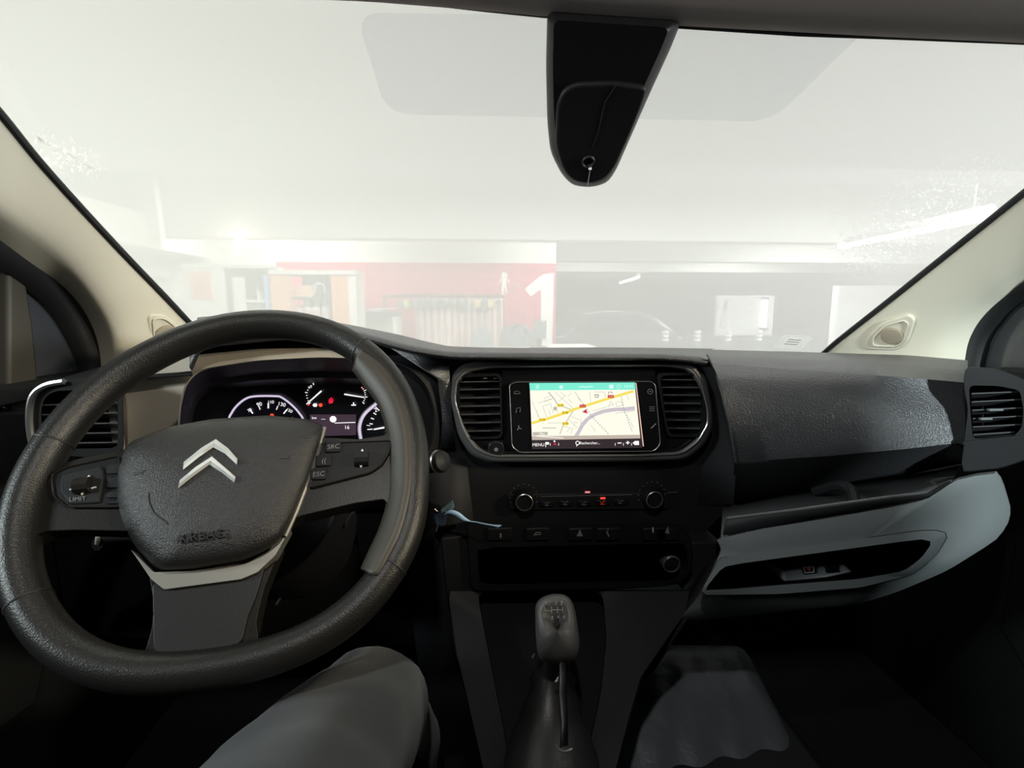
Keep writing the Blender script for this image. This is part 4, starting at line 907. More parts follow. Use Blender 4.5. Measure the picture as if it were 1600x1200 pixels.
B().lathe(sk, (0, -1, 0), [(.011, .001), (.011, .0035), (.006, .005)], 24).make('socket_cap', BLACK, so)
for x, kind in ((780, 'bar'), (840, 'lock'), (906, 'hazard'), (950, 'belt'), (1022, 'light'), (1042, 'slope')):
    k = B().box(P(x, 834, YP-.001), (.036, .006, .020)).make('switch_key', BLACK, sp, bevel=.002)
    b = B(); Yq = YP-.0046
    if kind == 'hazard': b.prism([P(x-5, 838, Yq), P(x+5, 838, Yq), P(x, 827, Yq)], (0, .0006, 0))
    if kind == 'lock': b.tube([P(x-6, 836, Yq), P(x+5, 835, Yq), P(x+5, 832, Yq), P(x-2, 832, Yq), P(x-6, 836, Yq)], .0006, 5)
    if kind == 'belt': b.tube([P(x, 826, Yq), P(x, 829, Yq)], .001, 5).tube([P(x-2, 831, Yq), P(x+1, 838, Yq)], .0014, 5)
    if kind == 'bar': b.tube([P(x+2, 834, Yq), P(x+2, 840, Yq)], .0014, 5)
    if kind == 'light': b.tube([P(x-2, 824, Yq), P(x-1.5, 832, Yq)], .0008, 5)
    if kind == 'slope': b.prism([P(x-3, 833, Yq), P(x+2, 822, Yq), P(x+4, 834, Yq)], (0, .0006, 0))
    b.make('switch_symbol', WHITE if kind == 'light' else MARK, k)
# buttons on the tray switch block
for nm, x, y, m_ in (('airbag_button', 1264, 890, WHITE), ('rocker_button', 1300, 888, BLACK)):
    s_ = thing('tray_button' if nm == 'rocker_button' else 'airbag_switch', 'white framed switch with a red symbol inside the lower passenger tray' if m_ is WHITE else 'black rocker switch inside the lower passenger tray', 'switch', P(x, y+5, .698))
    B().prism([P(u, v, .698) for u, v in ((x-11, y-5), (x+9, y-7), (x+11, y+6), (x-8, y+8))], (0, .006, 0)).make('button_frame', BLACK, s_, bevel=.001)
    if m_ is WHITE:
        B().tube([P(u, v, .6972) for u, v in ((x-8, y-4), (x+7, y-5), (x+8, y+4), (x-6, y+5))], .0007, 5, True).make('button_outline', WHITE, s_)
        B().prism([P(u, v, .6972) for u, v in ((x-5, y-3), (x+4, y-4), (x+1, y+3))], (0, .0008, 0)).make('button_symbol', mat('red_print', (.7, .12, .08), .5), s_)
    else: B().prism([P(u, v, .697) for u, v in ((x-7, y-2), (x+7, y-5), (x+8, y), (x-5, y+3))], (0, .003, 0)).make('button_symbol', GREYD, s_, bevel=.0008)
# ---------------------------------------------------------------- instrument cluster
YI = .862
ic = thing('instrument_cluster', 'lit instrument cluster with two dials behind the steering wheel', 'instrument cluster', P(470, 700, YI))
B().prism([P(x, y, YI+.004) for x, y in f2([(270, 760), (275, 640), (310, 590), (440, 585), (600, 585), (670, 610), (680, 700), (670, 760)], 15)], (0, .01, 0)).make('cluster_face', mat('cluster_black', (.006, .006, .008), .3), ic)
ci6 = lambda u, v: (340+u*260/1600, 580+v*100/615)
I = lambda x, y, z=0: P(x, y, YI-z)
b = B()
def line_i(b, pts, w, z=.001):
    b.tube([I(x, y, z) for x, y in pts], w, 6); return b
dl = [(358, 660), (362, 645), (372, 632), (386, 622), (402, 619), (430, 619), (440, 621), (455, 632), (468, 646), (474, 660), (470, 700), (440, 728), (400, 730), (366, 712)]
sp_ = spline([(*p, 0) for p in dl], 4, True)
spd = B().prism([I(p.x, p.y, .0) for p in sp_], (0, .003, 0)).make('speed_dial', mat('dial_black', (.005, .005, .012), .35), ic)
B().tube([I(p.x, p.y, .002) for p in sp_], .0016, 8, True).make('dial_ring_light', EV, spd)
b = B(); cx, cy = 419, 676
for k in range(13):
    a = math.radians(205 - k*19.2); r0_, r1_ = 38, 44 if k % 2 else 46
    b.tube([I(cx+r0_*math.cos(a)*1.02, cy-r0_*math.sin(a), .002), I(cx+r1_*math.cos(a)*1.02, cy-r1_*math.sin(a), .002)], .0007 if k % 2 else .0010, 5)
b.make('dial_ticks', EW, spd)
for s, x, y, rot in (('70', 390, 641, .55), ('90', 405, 632, .25), ('110', 423, 628.5, 0), ('130', 440, 632, -.25), ('150', 452, 641.5, -.55)):
    e = Vector((math.cos(rot), 0, math.sin(rot))); u_ = Vector((-math.sin(rot), 0, math.cos(rot)))
    B().text(s, I(x, y, .002), e, u_, .0085 if s in ('90', '130') else .0068, .0001).make('dial_number', EW, spd)
B().lathe(I(425, 649, .002), (0, -1, 0), [(.0022, 0), (.0030, .0003), (.0018, .0006)], 14).make('dial_warning_light', EO, spd)
dr_ = [(565, 690), (562, 668), (568, 650), (582, 636), (600, 625), (640, 618), (656, 626), (668, 648), (671, 680), (664, 710), (640, 735), (590, 735), (572, 718)]
sp_ = spline([(*p, 0) for p in dr_], 4, True)
rev = B().prism([I(p.x, p.y, .0) for p in sp_], (0, .003, 0)).make('rev_dial', mat('dial_black_two', (.005, .005, .008), .35), ic)
B().tube([I(p.x, p.y, .003) for p in sp_], .0022, 8, True).make('dial_ring_light', EV, rev)
B().tube([I(615+(p.x-615)*1.06, 678+(p.y-678)*1.06, .001) for p in sp_], .0009, 6, True).make('dial_ring_outer', SILVER, rev)
b = B(); cx, cy = 620, 668
for k in range(9):
    a = math.radians(184 - k*12); b.tube([I(cx+38*math.cos(a), cy-38*math.sin(a), .002), I(cx+(43 if k % 4 else 46)*math.cos(a), cy-(43 if k % 4 else 46)*math.sin(a), .002)], .0008, 5)
b.make('dial_ticks', EW, rev)
B().text('2', I(587, 641, .002), (1, 0, .3), (-.3, 0, 1), .0095, .0001).make('dial_number', EW, rev)
B().text('1', I(576, 665, .002), (.2, 0, 1), (-1, 0, .2), .0085, .0001).make('dial_number', EW, rev)
B().tube([I(584, 671, .003), I(612, 666, .003)], [.0012, .0018], 6).make('dial_needle', EW, rev)
fu = thing  # fuel and temperature gauges are parts of the cluster
b = B()
for k in range(9):
    a = math.radians(225 - k*14); x, y = 497+17*math.cos(a), 617-17*math.sin(a)
    b.tube([I(x, y, .001), I(x+(3.5 if k % 4 == 0 else 1.6)*math.cos(a), y-(3.5 if k % 4 == 0 else 1.6)*math.sin(a), .001)], .0007, 5)
b.text('1/2', I(484, 605, .001), (1, 0, .3), (-.3, 0, 1), .005, .0001)
b.make('fuel_scale', EW, ic)
B().tube([I(479, 631.5, .002), I(502, 611, .002)], [.0009, .0013], 6).make('fuel_needle', EW, ic)
b = B()
for k in range(9):
    a = math.radians(-40 + k*11); x, y = 554+16*math.cos(a), 618-16*math.sin(a)
    b.tube([I(x, y, .001), I(x+(4 if k % 3 == 0 else 1.6)*math.cos(a), y-(4 if k % 3 == 0 else 1.6)*math.sin(a), .001)], .0007, 5)
b.make('temperature_scale', EW, ic)
B().tube([I(538, 616, .002), I(569, 621, .002)], [.0013, .0010], 6).make('temperature_needle', EW, ic)
B().tube([I(565, 605, .001), I(567, 608, .001)], .0007, 5).make('red_scale_mark', ER, ic, label='red mark at the hot end')
def disc(x, y, r, m_, nm, lab=None): B().lathe(I(x, y, .001), (0, -1, 0), [(r, 0), (r, .0006), (r*.6, .001)], 14).make(nm, m_, ic, label=lab)
disc(501, 633, .0030, EO, 'warning_light', 'round orange warning light'); disc(482, 633, .0014, ER, 'warning_light', 'small red warning light')
b = B(); line_i(b, [(514, 628), (515, 624), (518, 622), (520, 625), (519, 629), (515, 630), (514, 627)], .0011); line_i(b, [(516, 625), (518, 628)], .0016); b.make('warning_symbol', ER, ic, label='red figure shaped warning symbol')
b = B(); line_i(b, [(489, 633), (491, 631), (494, 631), (495, 633), (494, 635), (491, 635), (489, 633)], .0009); line_i(b, [(491, 633), (493, 633)], .0012); b.make('fuel_symbol', EW, ic)
b = B(); line_i(b, [(549, 633), (556, 633)], .0010); line_i(b, [(552, 629), (553, 632)], .0010); b.make('coolant_symbol', EW, ic)
dsp = B().prism([I(x, y, .001) for x, y in ((484, 648), (556, 648), (556, 680), (484, 682))], (0, .002, 0)).make('trip_display', emis('trip_display_glow', (.05, .03, .045), 1.0), ic)
disc(520.5, 655, .0052, emis('bright_red_white_lamp', (1, .86, .82), 2.0), 'bright_lamp', 'bright white lamp with red halo')
B().lathe(I(520.5, 655, .0005), (0, -1, 0), [(.0068, 0), (.0068, .0003)], 16).make('lamp_halo', emis('red_halo', (.8, .12, .08), .6), ic)
b = B(); line_i(b, [(523, 661), (555, 660)], .0007, .002)
b.text('16', I(542, 668, .002), (1, 0, 0), (0, 0, 1), .0085, .0001); b.text('---', I(505, 654.5, .002), (1, 0, 0), (0, 0, 1), .007, .0001); b.text('km', I(491, 653, .002), (1, 0, 0), (0, 0, 1), .006, .0001)
b.make('display_text', EW, dsp)

# ---------------------------------------------------------------- steering wheel
WC = Vector((-.4015, .527, .7855)); TI, WY = math.radians(39), math.radians(6)
WNR = Vector((math.sin(WY)*math.cos(TI), -math.cos(WY)*math.cos(TI), math.sin(TI)))
EX = Vector((math.cos(WY), math.sin(WY), 0)); EY = WNR.cross(EX)
def wp(x, y, off=0.0): return PL(x, y, WC+WNR*off, WNR)
sw = thing('steering_wheel', 'dark leather steering wheel with chrome double chevron emblem', 'steering wheel', WC)
RO = [(2, 800), (25, 740), (53, 699), (100, 637), (167, 577), (250, 532), (305, 508), (360, 495), (412, 490), (475, 494), (537, 510), (580, 536), (620, 575), (650, 625), (666, 685), (669, 740), (655, 850), (625, 912), (580, 972), (500, 1026), (400, 1062), (300, 1080), (200, 1084), (110, 1068), (55, 1030), (15, 970), (-8, 880)]
pol = []
for x, y in RO:
    d = wp(x, y, 0)-WC; pol.append((math.atan2(d.dot(EY), d.dot(EX)), d.length))
pol.sort()
def rad(a):
    # outline radius, smoothed over neighbouring samples
    tot = w_ = 0
    for t, r in pol:
        dd = (a-t+math.pi) % (2*math.pi)-math.pi; k = math.exp(-(dd/.28)**2); tot += k*r; w_ += k
    return tot/w_
TB = .0175
rim_pts, NA = [], 120
def rimrow(a, t0=0, t1=2*math.pi, n=18, tb=TB):
    R = rad(a)-TB*.93; c = WC + (EX*math.cos(a)+EY*math.sin(a))*R; ro = EX*math.cos(a)+EY*math.sin(a)
    return [c + (ro*math.cos(t)*tb*.93 + WNR*math.sin(t)*tb*1.08) for t in [t0+(t1-t0)*k/n for k in range(n)]]
ang = lambda x, y: (lambda d: math.atan2(d.dot(EY), d.dot(EX)))(wp(x, y)-WC)
rows = [rimrow(2*math.pi*i/NA) for i in range(NA)]; rows.append(rows[0])
B().grid(rows, True).make('rim', LEATHER, sw, sharp=0)
b = B()
for x, y in ((566, 548), (625, 892), (6, 966), (70, 690)):
    a = ang(x, y); b.grid([rimrow(a-.006, tb=TB*1.015), rimrow(a, tb=TB*1.05), rimrow(a+.006, tb=TB*1.015)], True)
b.make('rim_seam', RUBBER, sw, sharp=0)
WP = lambda pts, off, r=0, k=4: [wp(x, y, off) for x, y in (f2(pts, r, k) if r else pts)]
# spokes
rs = [(470, 688), (500, 683), (560, 686), (600, 680), (612, 668), (604, 643), (586, 614), (566, 586), (553, 562), (576, 556), (606, 588), (632, 635), (646, 690), (648, 750), (636, 820), (610, 880), (588, 908), (568, 908), (590, 870), (604, 825), (611, 795), (600, 780), (556, 786), (470, 806), (440, 820)]
B().prism(WP(rs, .006, 5), -WNR*.024).make('spoke', SMOOTHW, sw, bevel=.007, seg=4)
lsp = [(205, 700), (130, 714), (78, 730), (42, 758), (14, 800), (2, 850), (20, 850), (50, 838), (70, 830), (120, 828), (205, 830)]
B().prism(WP(lsp, .004, 6), -WNR*.024).make('spoke', SMOOTHW, sw, bevel=.007, seg=4)
bs = [(232, 890), (300, 905), (440, 850), (412, 920), (400, 970), (405, 1010), (440, 1040), (380, 1068), (260, 1072), (170, 1068), (205, 1042), (228, 1015), (238, 980), (240, 940)]
B().prism(WP(bs, -.008, 8), -WNR*.02).make('spoke', SMOOTHW, sw, bevel=.007, seg=4)
bf = [(238, 912), (300, 908), (390, 890), (418, 868), (402, 925), (386, 965), (378, 1000), (352, 1024), (254, 1034), (240, 1012)]
B().prism(WP(bf, -.002, 6), -WNR*.012).make('lower_spoke_cover', mat('spoke_cover_plastic', (.015, .015, .0155), .42, bump=(700, .3), spec=.3), sw, bevel=.004, seg=3)
# smooth thumb grip on the inner right of the rim, between the two seams
tg = [(.0200, [(562, 546), (592, 567), (619, 602), (636, 645), (643, 700), (642, 760), (628, 825), (606, 872), (590, 899)]),
      (.0185, [(556, 558), (581, 580), (606, 613), (622, 655), (629, 700), (628, 760), (614, 822), (593, 866), (578, 897)]),
      (.0100, [(553, 572), (573, 597), (594, 627), (608, 664), (613, 702), (613, 768), (600, 820), (581, 862), (569, 891)]),
      (.0030, [(551, 578), (570, 604), (590, 632), (603, 668), (607, 704), (607, 770), (594, 822), (576, 862), (564, 889)])]
B().grid([spline([wp(x, y, o_) for x, y in ln], 4) for o_, ln in tg]).make('thumb_grip', THUMB, sw, sharp=0, solid=.0015)
# airbag cover
pad = [(181, 735), (193, 702), (208, 688), (260, 668), (330, 655), (420, 649), (480, 655), (508, 666), (504, 684), (494, 718), (478, 765), (459, 812), (440, 843), (415, 862), (380, 877), (300, 890), (253, 892), (238, 884), (212, 855), (190, 815), (180, 780)]
pp_ = f2(pad, 9, 3); pcx, pcy = 335, 775
def padring(s, off): return [wp(pcx+(x-pcx)*s, pcy+(y-pcy)*s, off) for x, y in pp_]
rows = [padring(1, -.03), padring(1.005, -.004), padring(.99, .006), padring(.965, .0125), padring(.90, .0185), padring(.8, .0225), padring(.62, .0265), padring(.4, .0285), padring(.2, .029), padring(.1, .029), padring(.0005, .029)]
def offpad(s): 
    T = [(1, .0), (.965, .0125), (.9, .0185), (.8, .0225), (.62, .0265), (.4, .0285), (0, .029)]
    for (a, h), (c_, k) in zip(T, T[1:]):
        if s >= c_: return h+(k-h)*(a-s)/(a-c_)
    return .029
hub = B().grid(rows, True).make('airbag_cover', PAD, sw, sharp=0)
hub.modifiers.new('u', 'SUBSURF').render_levels = 1
def on(x, y, e=.0006):
    import itertools
    best = 0
    dx, dy = x-pcx, y-pcy
    for (x0, y0), (x1, y1) in zip(pp_, pp_[1:]+pp_[:1]):
        ex, ey = x1-x0, y1-y0; den = dx*ey-dy*ex
        if abs(den) < 1e-9: continue
        t = ((x0-pcx)*ey-(y0-pcy)*ex)/den; s = ((x0-pcx)*dy-(y0-pcy)*dx)/den
        if t > 0 and -1e-6 <= s <= 1+1e-6: best = max(best, t)
    return wp(x, y, offpad(min(1, 1/best if best else 0))+e)
chev = [[(286, 734), (287, 722), (314, 700), (337, 686), (356, 700), (371, 717), (370, 726), (352, 709), (333, 699), (311, 714)],
        [(278, 763), (281, 750), (305, 730), (331, 713), (352, 731), (368, 745), (366, 754), (346, 738), (327, 726), (302, 744)]]
for i, cv in enumerate(chev):
    # each chevron is two sloping facets that meet in a ridge
    outer = cv[1:6]; inner = [cv[0], cv[9], cv[8], cv[7], cv[6]]
    mids = [((a[0]+c_[0])/2, (a[1]+c_[1])/2) for a, c_ in zip(outer, inner)]
    B().grid([[on(*p, -.001) for p in outer], [on(*p, .0012) for p in outer], [on(*p, .0042) for p in mids], [on(*p, .0012) for p in inner], [on(*p, -.001) for p in inner]]).make('chevron_emblem', CHROME, hub, sharp=.3, label='chrome chevron')
EMB = mat('embossed_dark', (.008, .008, .008), .6)
B().text('AIRBAG', on(314, 838, .0012), (on(345, 834)-on(283, 842)), (on(312, 830)-on(314, 845)), .0112, .0006).make('airbag_lettering', EMB, hub)
def hub_line(pts, nm, r=.0006): B().tube([on(x, y, .0001) for x, y in pts], r, 5).make(nm, EMB, hub)
hub_line([(210, 742), (217, 738), (222, 738), (227, 735)], 'horn_mark'); hub_line([(213, 740), (222, 741)], 'horn_mark')
hub_line([(437, 716), (451, 716), (452, 712), (453, 720)], 'horn_mark')
hub_line([p[:2] for p in spline([(232, 770, 0), (233, 785, 0), (242, 803, 0), (262, 818, 0)], 5)], 'cover_crease', .0007)
band = [(204, 858), (240, 894), (300, 892), (385, 880), (420, 861), (448, 815), (452, 828), (430, 868), (402, 894), (376, 905), (256, 921), (236, 905)]
B().prism(WP(band, .002, 3, 2), -WNR*.014).make('trim_band', BRUSH, sw, bevel=.002, label='satin silver band under the airbag cover')
B().tube([wp(507, 668, .004), wp(490, 730, .006), wp(463, 800, .006), wp(446, 838, .004)], .0022, 8).make('hub_edge_trim', BRUSH, sw)
# spoke button panels
lp_ = B().prism(WP([(80, 742), (104, 730), (186, 712), (190, 792), (104, 792), (84, 776)], .0065, 6), -WNR*.004).make('button_panel', BLACK, sw, bevel=.0012)
B().tube([wp(x, y, .0072) for x, y in f2([(80, 742), (104, 730), (186, 712), (190, 792), (104, 792), (84, 776)], 6)], .0009, 6, True).make('panel_edge', SMOOTHW, lp_)
lpf = B().prism(WP([(96, 740), (158, 727), (162, 740), (155, 786), (106, 788), (92, 765)], .0085, 6), -WNR*.004).make('roller_pad', DASHD, lp_, bevel=.0015)
B().tube([wp(118, 760, .0105), wp(142, 757, .0105)], .0075, 10).make('thumb_roller', SMOOTHW, lp_)
b = B()
b.prism(WP([(135, 746), (139, 742), (140, 746)], .0105), -WNR*.002); b.prism(WP([(125, 768), (130, 768), (127, 773)], .0105), -WNR*.002)
b.tube([wp(109, 765, .0092), wp(117, 765, .0092)], .0010, 5).tube([wp(143, 763, .0092), wp(150, 761, .0092)], .0010, 5)
b.make('roller_marks', mat('pale_print', (.6, .6, .56), .5), lp_)
B().text('LIMIT', wp(121, 780, .0092), wp(134, 779, 0)-wp(110, 781, 0), wp(121, 774, 0)-wp(121, 786, 0), .0058, .0001).make('button_lettering', MARK, lp_)
for y0, y1 in ((723, 740), (743, 762), (765, 778), (781, 787)):
    B().prism(WP([(168, y0+3), (190, y0), (190, y1), (165, y1)], .0085, 2, 2), -WNR*.004).make('side_key', DASHD, lp_, bevel=.001)
rp_ = B().prism(WP([(505, 692), (612, 688), (608, 706), (596, 726), (578, 738), (484, 762), (490, 735)], .0085, 5), -WNR*.004).make('button_panel', BLACK, sw, bevel=.0012)
B().tube([wp(x, y, .0093) for x, y in f2([(505, 692), (612, 688), (608, 706), (596, 726), (578, 738), (484, 762), (490, 735)], 5)], .0009, 6, True).make('panel_edge', SMOOTHW, rp_)
B().tube([wp(554, 717, .0115), wp(576, 716, .0115)], .0075, 10).make('thumb_roller', DASHD, rp_)
b = B(); b.prism(WP([(564, 705), (568, 705), (566, 701)], .0112), -WNR*.002); b.prism(WP([(561, 726), (566, 726), (564, 730)], .0112), -WNR*.002); b.make('roller_marks', WHITE, rp_)
for s, x, y in (('SRC', 521, 698), ('((', 506, 720), ('ESC', 498, 741)):
    k = B().prism(WP([(x-13, y-9), (x+13, y-10), (x+11, y+8), (x-14, y+9)], .0105, 3, 2), -WNR*.004).make('side_key', BLACK, rp_, bevel=.001)
    B().text(s, wp(x, y, .0108), EX+EY*.05, EY, .007, .0001).make('key_lettering', MARK, k) if 0 else B().text(s, wp(x, y, .0108), EX+EY*.05, EY, .007, .0001).make('key_lettering', MARK, rp_)
# steering column behind the hub
cb = WC - WNR*.03
col = thing('steering_column', 'black steering column shroud behind the wheel', 'column', WC-WNR*.25)
B().lathe(WC-WNR*.012, -WNR, [(.05, 0), (.055, .03), (.06, .05), (.085, .07), (.09, .2), (.08, .26)], 24).make('column_shroud', BLACK, col)
for k, (xa, ya, xb, yb_) in enumerate([(524, 805, 432, 945), (556, 795, 540, 825)]):
    B().tube([P(xa, ya, .66), P((xa+xb)/2-8, (ya+yb_)/2+2, .64), P(xb, yb_, .62)], [.0015, .003, .0015], 6).make('shroud_edge', GREYD, col)
# stalk with knurled end
st_ = thing('wiper_stalk', 'short black control stalk with a silver ringed end right of the steering wheel', 'stalk', P(600, 735, .70))
p, q = P(600, 740, .72), P(694, 720, .64)
ax = (q-p).normalized()
B().tube([p, p.lerp(q, .6), q-ax*.010], [.010, .0115, .0125], 16).make('stalk_arm', BLACK, st_)
B().lathe(q-ax*.012, ax, [(.0125, 0), (.0150, .001), (.0152, .003), (.0140, .004)], 24).make('stalk_ring', SILVER, st_)
B().lathe(q-ax*.009, ax, [(.0135, 0), (.0145, .003), (.0125, .0075), (.006, .0095), (.001, .010)], 24).make('stalk_end', BLACK, st_)
B().tube([p.lerp(q, .72)+Vector((0, -.0125, .002)), p.lerp(q, .80)+Vector((0, -.0125, .002))], .0006, 5).make('stalk_print', MARK, st_)
ls = thing('light_stalk', 'dark left control stalk with a pale tip seen below the left spoke', 'stalk', P(200, 850, .66))
B().tube([P(230, 842, .66), P(165, 848, .64), P(152, 850, .63)], [.009, .010, .008], 12).make('stalk_arm', BLACK, ls)
B().tube([P(153, 838, .628), P(152, 850, .628)], .0026, 8).make('stalk_tip', mat('pale_tip', (.55, .53, .46), .4), ls, label='pale tip')

# ---------------------------------------------------------------- ignition key with blue strap
KYY = .72
ky = thing('ignition_key', 'ignition key with dark blue fob and light blue paper strap beside the steering column', 'key', P(692, 810, KYY))
c8 = lambda u, v: (660+u*140/1600, 770+v*90/1029)
B().prism([P(*c8(*p), KYY) for p in ((185, 400), (215, 350), (320, 300), (430, 300), (440, 420), (410, 600), (300, 620), (205, 560))], (0, .012, 0)).make('key_fob', BLUED, ky, bevel=.003, seg=3, label='dark blue key fob')
B().prism([P(*c8(*p), KYY-.006) for p in ((320, 330), (330, 290), (540, 135), (572, 245), (540, 300), (440, 300), (350, 370))], (0, .0015, 0)).make('tag_flap', mat('slate_blue_tag', (.11, .17, .22), .6), ky, bevel=.0006)
B().tube([P(*c8(275, 520), KYY-.004), P(*c8(270, 600), KYY-.004), P(*c8(240, 690), KYY-.004)], .0009, 6).make('key_ring_wire', SILVER, ky)
B().tube([P(*c8(215, 285), KYY-.003), P(*c8(265, 330), KYY-.003)], .0008, 6).make('key_ring_wire', SILVER, ky)
top = spline([(385, 400, 0), (450, 320, 0), (540, 310, 0), (660, 355, 0), (760, 435, 0), (860, 500, 0), (960, 518, 0), (1100, 545, 0), (1260, 572, 0), (1418, 578, 0)], 4)
bot = spline([(385, 405, 0), (450, 402, 0), (520, 412, 0), (600, 440, 0), (690, 500, 0), (800, 518, 0), (940, 535, 0), (1090, 572, 0), (1250, 605, 0), (1335, 630, 0)], 4)
B().grid([[P(*c8(p.x, p.y), KYY-.010-.03*i/len(top)) for i, p in enumerate(top)], [P(*c8(p.x, p.y), KYY-.008-.03*i/len(bot)) for i, p in enumerate(bot)]]).make('paper_strap', BLUE, ky, sharp=0, solid=.0006, label='light blue paper strap')

# ---------------------------------------------------------------- gear lever
GY = .545
gs = thing('gear_lever', 'gear lever with rounded grey knob and black leather boot in the centre console', 'gear lever', P(868, 1150, .62))
kn = [(836, 960), (838, 942), (850, 931), (870, 927), (888, 932), (898, 950), (904, 985), (906, 1010), (898, 1032), (870, 1040), (846, 1034), (838, 1010)]
kp = spline([(*p, 0) for p in kn], 3, True); kx, kyy = 871, 985
kr = lambda s, o: [P(kx+(p.x-kx)*s, kyy+(p.y-kyy)*s, GY+o+(p.y-985)*-.00035) for p in kp]
KNOB = mat('gear_knob_plastic', (.07, .07, .07), .42, bump=(600, .35))
gk = B().grid([kr(.55, .052), kr(.85, .045), kr(.98, .03), kr(1, .018), kr(.965, .008), kr(.89, .002), kr(.74, -.002), kr(.5, -.0036), kr(.25, -.0042), kr(.01, -.0042)], True).make('gear_knob', KNOB, gs, sharp=0)
gk.modifiers.new('u', 'SUBSURF').render_levels = 1
c5 = lambda u, v: (820+u*120/847, 910+v*170/1200)
K = lambda x, y: P(x, y, GY-.0045-(y-985)*.00035)
b = B()
for s, u, v in (('R', 235, 235), ('1', 280, 235), ('3', 345, 230), ('5', 405, 232), ('2', 303, 392), ('4', 370, 385), ('6', 432, 385)):
    b.text(s, K(*c5(u, v)), (1, 0, 0), (0, -.25, 1), .0062, .0006)
def gl_(pts): b.tube([K(*c5(*p)) for p in pts], .0004, 5)
gl_([(292, 265), (296, 345)]); gl_([(355, 265), (362, 345)]); gl_([(415, 265), (422, 335)]); gl_([(294, 303), (420, 300)]); gl_([(215, 262), (222, 310), (294, 316)])
b.make('shift_pattern', mat('engraved_pattern', (.30, .30, .30), .4), gk)
B().tube([P(872, 1030, GY+.03), P(868, 1060, GY+.045), P(862, 1120, GY+.07)], [.015, .012, .014], 14).make('lever_shaft', BLACK, gs)
bo_rows = []
for i, (y, wx, Yb) in enumerate([(1042, 20, .56), (1060, 36, .56), (1075, 34, .555), (1100, 46, .545), (1120, 48, .535), (1150, 62, .52), (1180, 70, .50), (1240, 82, .465)]):
    bo_rows.append([P(862+wx*math.cos(q)*(1+.06*math.sin(5*q+i)), y+8*math.sin(q)*-1, Yb+.035-.035*math.sin(q)) for q in [2*math.pi*k/28 for k in range(28)]])
B().grid(bo_rows, True).make('gear_boot', BOOT, gs, sharp=0)
b = B()
for i, (u, v) in enumerate([(440, 870), (432, 905), (425, 940), (410, 985), (400, 1015), (380, 1045), (360, 1075)]):
    p = P(*c5(u, v), .535); b.tube([p, P(c5(u, v)[0]-3.6, c5(u, v)[1]+3.2, .533)], [.0016, .0008], 6)
b.make('boot_stitching', mat('pale_stitch', (.5, .5, .5), .4), gs)
B().grid([[P(882, 1030, .535), P(884, 1080, .52), P(886, 1130, .50), P(886, 1165, .48)], [P(874, 1036, .53), P(874, 1082, .515), P(878, 1130, .495), P(876, 1168, .475)]]).make('boot_fold', BOOT, gs, sharp=0, solid=.003)
B().tube(spline([P(868, 1164, .468), P(874, 1172, .466), P(884, 1174, .466), P(894, 1170, .468)], 4), .0012, 6).make('boot_ring', SILVER, gs)
B().tube([P(832, 1028, .56), P(835, 1022, .56)], .0011, 6).make('shaft_clip', SILVER, gs)

# ---------------------------------------------------------------- floor hump with film, seat, the driver's legs
hx = thing('floor_film', 'creased shiny clear film over the floor step right of the centre console', 'floor cover', P(1090, 1100, .8))
FL = []
for y, Y, z0 in ((1004, .93, 0), (1012, .90, 0), (1030, .875, 0), (1060, .84, 0), (1085, .80, 0), (1120, .77, 0), (1160, .735, 0), (1210, .70, 0), (1290, .64, 0), (1400, .58, 0)):
    e0, e1 = 985-(y-1000)*.22, 1148+(y-1000)*.50
    FL.append([P(e0+(e1-e0)*i/16, y, Y+.004*math.sin(i*1.7+y)) for i in range(17)])
FL.insert(0, [p+Vector((0, .02, -.10)) for p in FL[0]])
FL = [r + [r[-1]+Vector((.03, .005, -.02)), r[-1]+Vector((.05, .01, -.10))] for r in FL]
B().grid(FL).make('film_sheet', FILM, hx, sharp=0, solid=.003, subd=1)
fs = thing('floor_step', 'dark floor step under the creased film', 'floor step', (.3, .82, 0))
B().box((.17, .80, .15), (.44, .40, .16)).make('step_block', RUBBER, fs, bevel=.02)
B().box((.17, .80, .04), (.40, .36, .08)).make('step_foot', RUBBER, fs)
seat = thing('driver_seat', 'dark fabric driver seat under the trouser legs', 'seat', (-.42, .05, 0))
SEATM = mat('dark_seat_fabric', (.012, .014, .015), .95, bump=(700, .5))
B().box((-.42, .02, .375), (.5, .62, .16)).make('seat_cushion', SEATM, seat, bevel=.05, seg=4)
B().box((-.42, -.42, .75), (.48, .12, .62), Matrix.Rotation(math.radians(12), 3, 'X')).make('seat_backrest', SEATM, seat, bevel=.05, seg=4)
B().box((-.42, .08, .15), (.42, .42, .30)).make('seat_base', RUBBER, seat, bevel=.02)
pe = thing('person', 'seated driver with grey trousers, only the right thigh and knee in view', 'person', (-.40, -.1, .45))
kneeR = P(585, 1075, .55); hipR = Vector((-.385, -.02, .605)); 
kneeL = Vector((-.72, .36, .56)); hipL = Vector((-.47, -.02, .60))
ankR = Vector((kneeR.x+.01, .78, .14)); ankL = Vector((-.70, .66, .12))
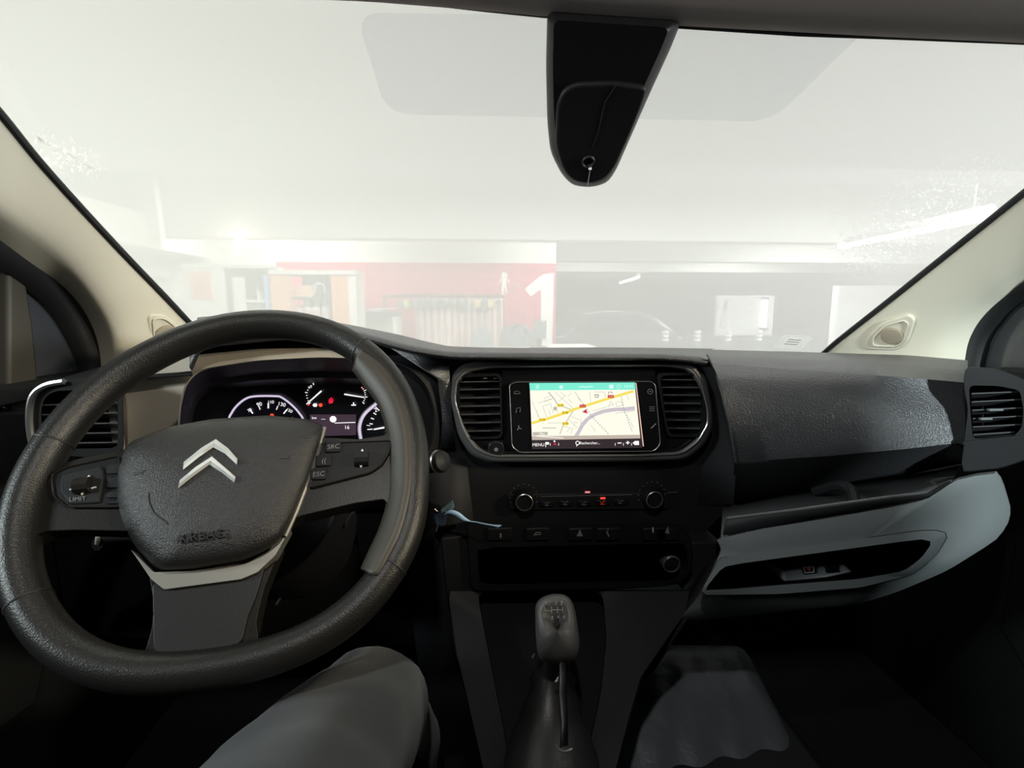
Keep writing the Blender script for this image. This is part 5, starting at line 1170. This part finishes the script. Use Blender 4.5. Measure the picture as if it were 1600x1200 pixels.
V = [(-.40, -.10, .61), tuple(hipR), tuple(hipR.lerp(kneeR, .5)), tuple(kneeR.lerp(hipR, .12)+Vector((0, 0, .0))), tuple(kneeR+Vector((0, .02, -.03))), tuple(kneeR.lerp(ankR, .4)), tuple(ankR),
     tuple(hipL), tuple(hipL.lerp(kneeL, .5)), tuple(kneeL), tuple(kneeL.lerp(ankL, .45)), tuple(ankL), (-.40, -.13, .78)]
E_ = [(0, 1), (1, 2), (2, 3), (3, 4), (4, 5), (5, 6), (0, 7), (7, 8), (8, 9), (9, 10), (10, 11), (0, 12)]
RD = [.14, .115, .104, .072, .066, .062, .05, .105, .09, .07, .06, .05, .14]
me = bpy.data.meshes.new('trousers'); off = ORG['person']
me.from_pydata([Vector(v)-off for v in V], E_, [])
o = bpy.data.objects.new('trousers', me); C.objects.link(o); o.parent = pe; ORG['trousers'] = off; me.materials.append(TROUS)
sk_ = o.modifiers.new('k', 'SKIN'); o.modifiers.new('u', 'SUBSURF').render_levels = 3
for i, r in enumerate(RD): me.skin_vertices[0].data[i].radius = (r, r)
me.skin_vertices[0].data[0].use_root = True
tx_ = bpy.data.textures.new('cloth_folds', 'CLOUDS'); tx_.noise_scale = .11
dp_ = o.modifiers.new('d', 'DISPLACE'); dp_.texture = tx_; dp_.strength = .022; dp_.texture_coords = 'LOCAL'
sk_.use_smooth_shade = True
o['label'] = 'grey trousers'
for a in (ankR, ankL):
    s_ = B().grid([[a+Vector((.045*math.cos(q)*w, dy+.05*0, dz+.04*math.sin(q)*h)) for q in [2*math.pi*k/14 for k in range(14)]] for dy, dz, w, h in ((-.07, -.07, .6, .6), (-.04, -.06, .95, 1.3), (.02, -.07, 1, 1.1), (.10, -.085, 1.05, .8), (.16, -.09, .9, .6), (.19, -.095, .4, .3))], True)
    s_.make('shoe', BLACK, pe, sharp=0)

# plain structure labels for the pieces of the setting that have none yet
for o in list(bpy.data.objects):
    if o.parent is None and o.get('kind') == 'structure' and not o.get('label'):
        o['label'] = {'wall': 'plain wall of the garage or cab', 'trim': 'white concrete beam or trim strip of the garage', 'floor': 'dark rubber floor of the cab'}.get(o.name.split('_')[0].split('.')[0], 'plain piece of the van shell')
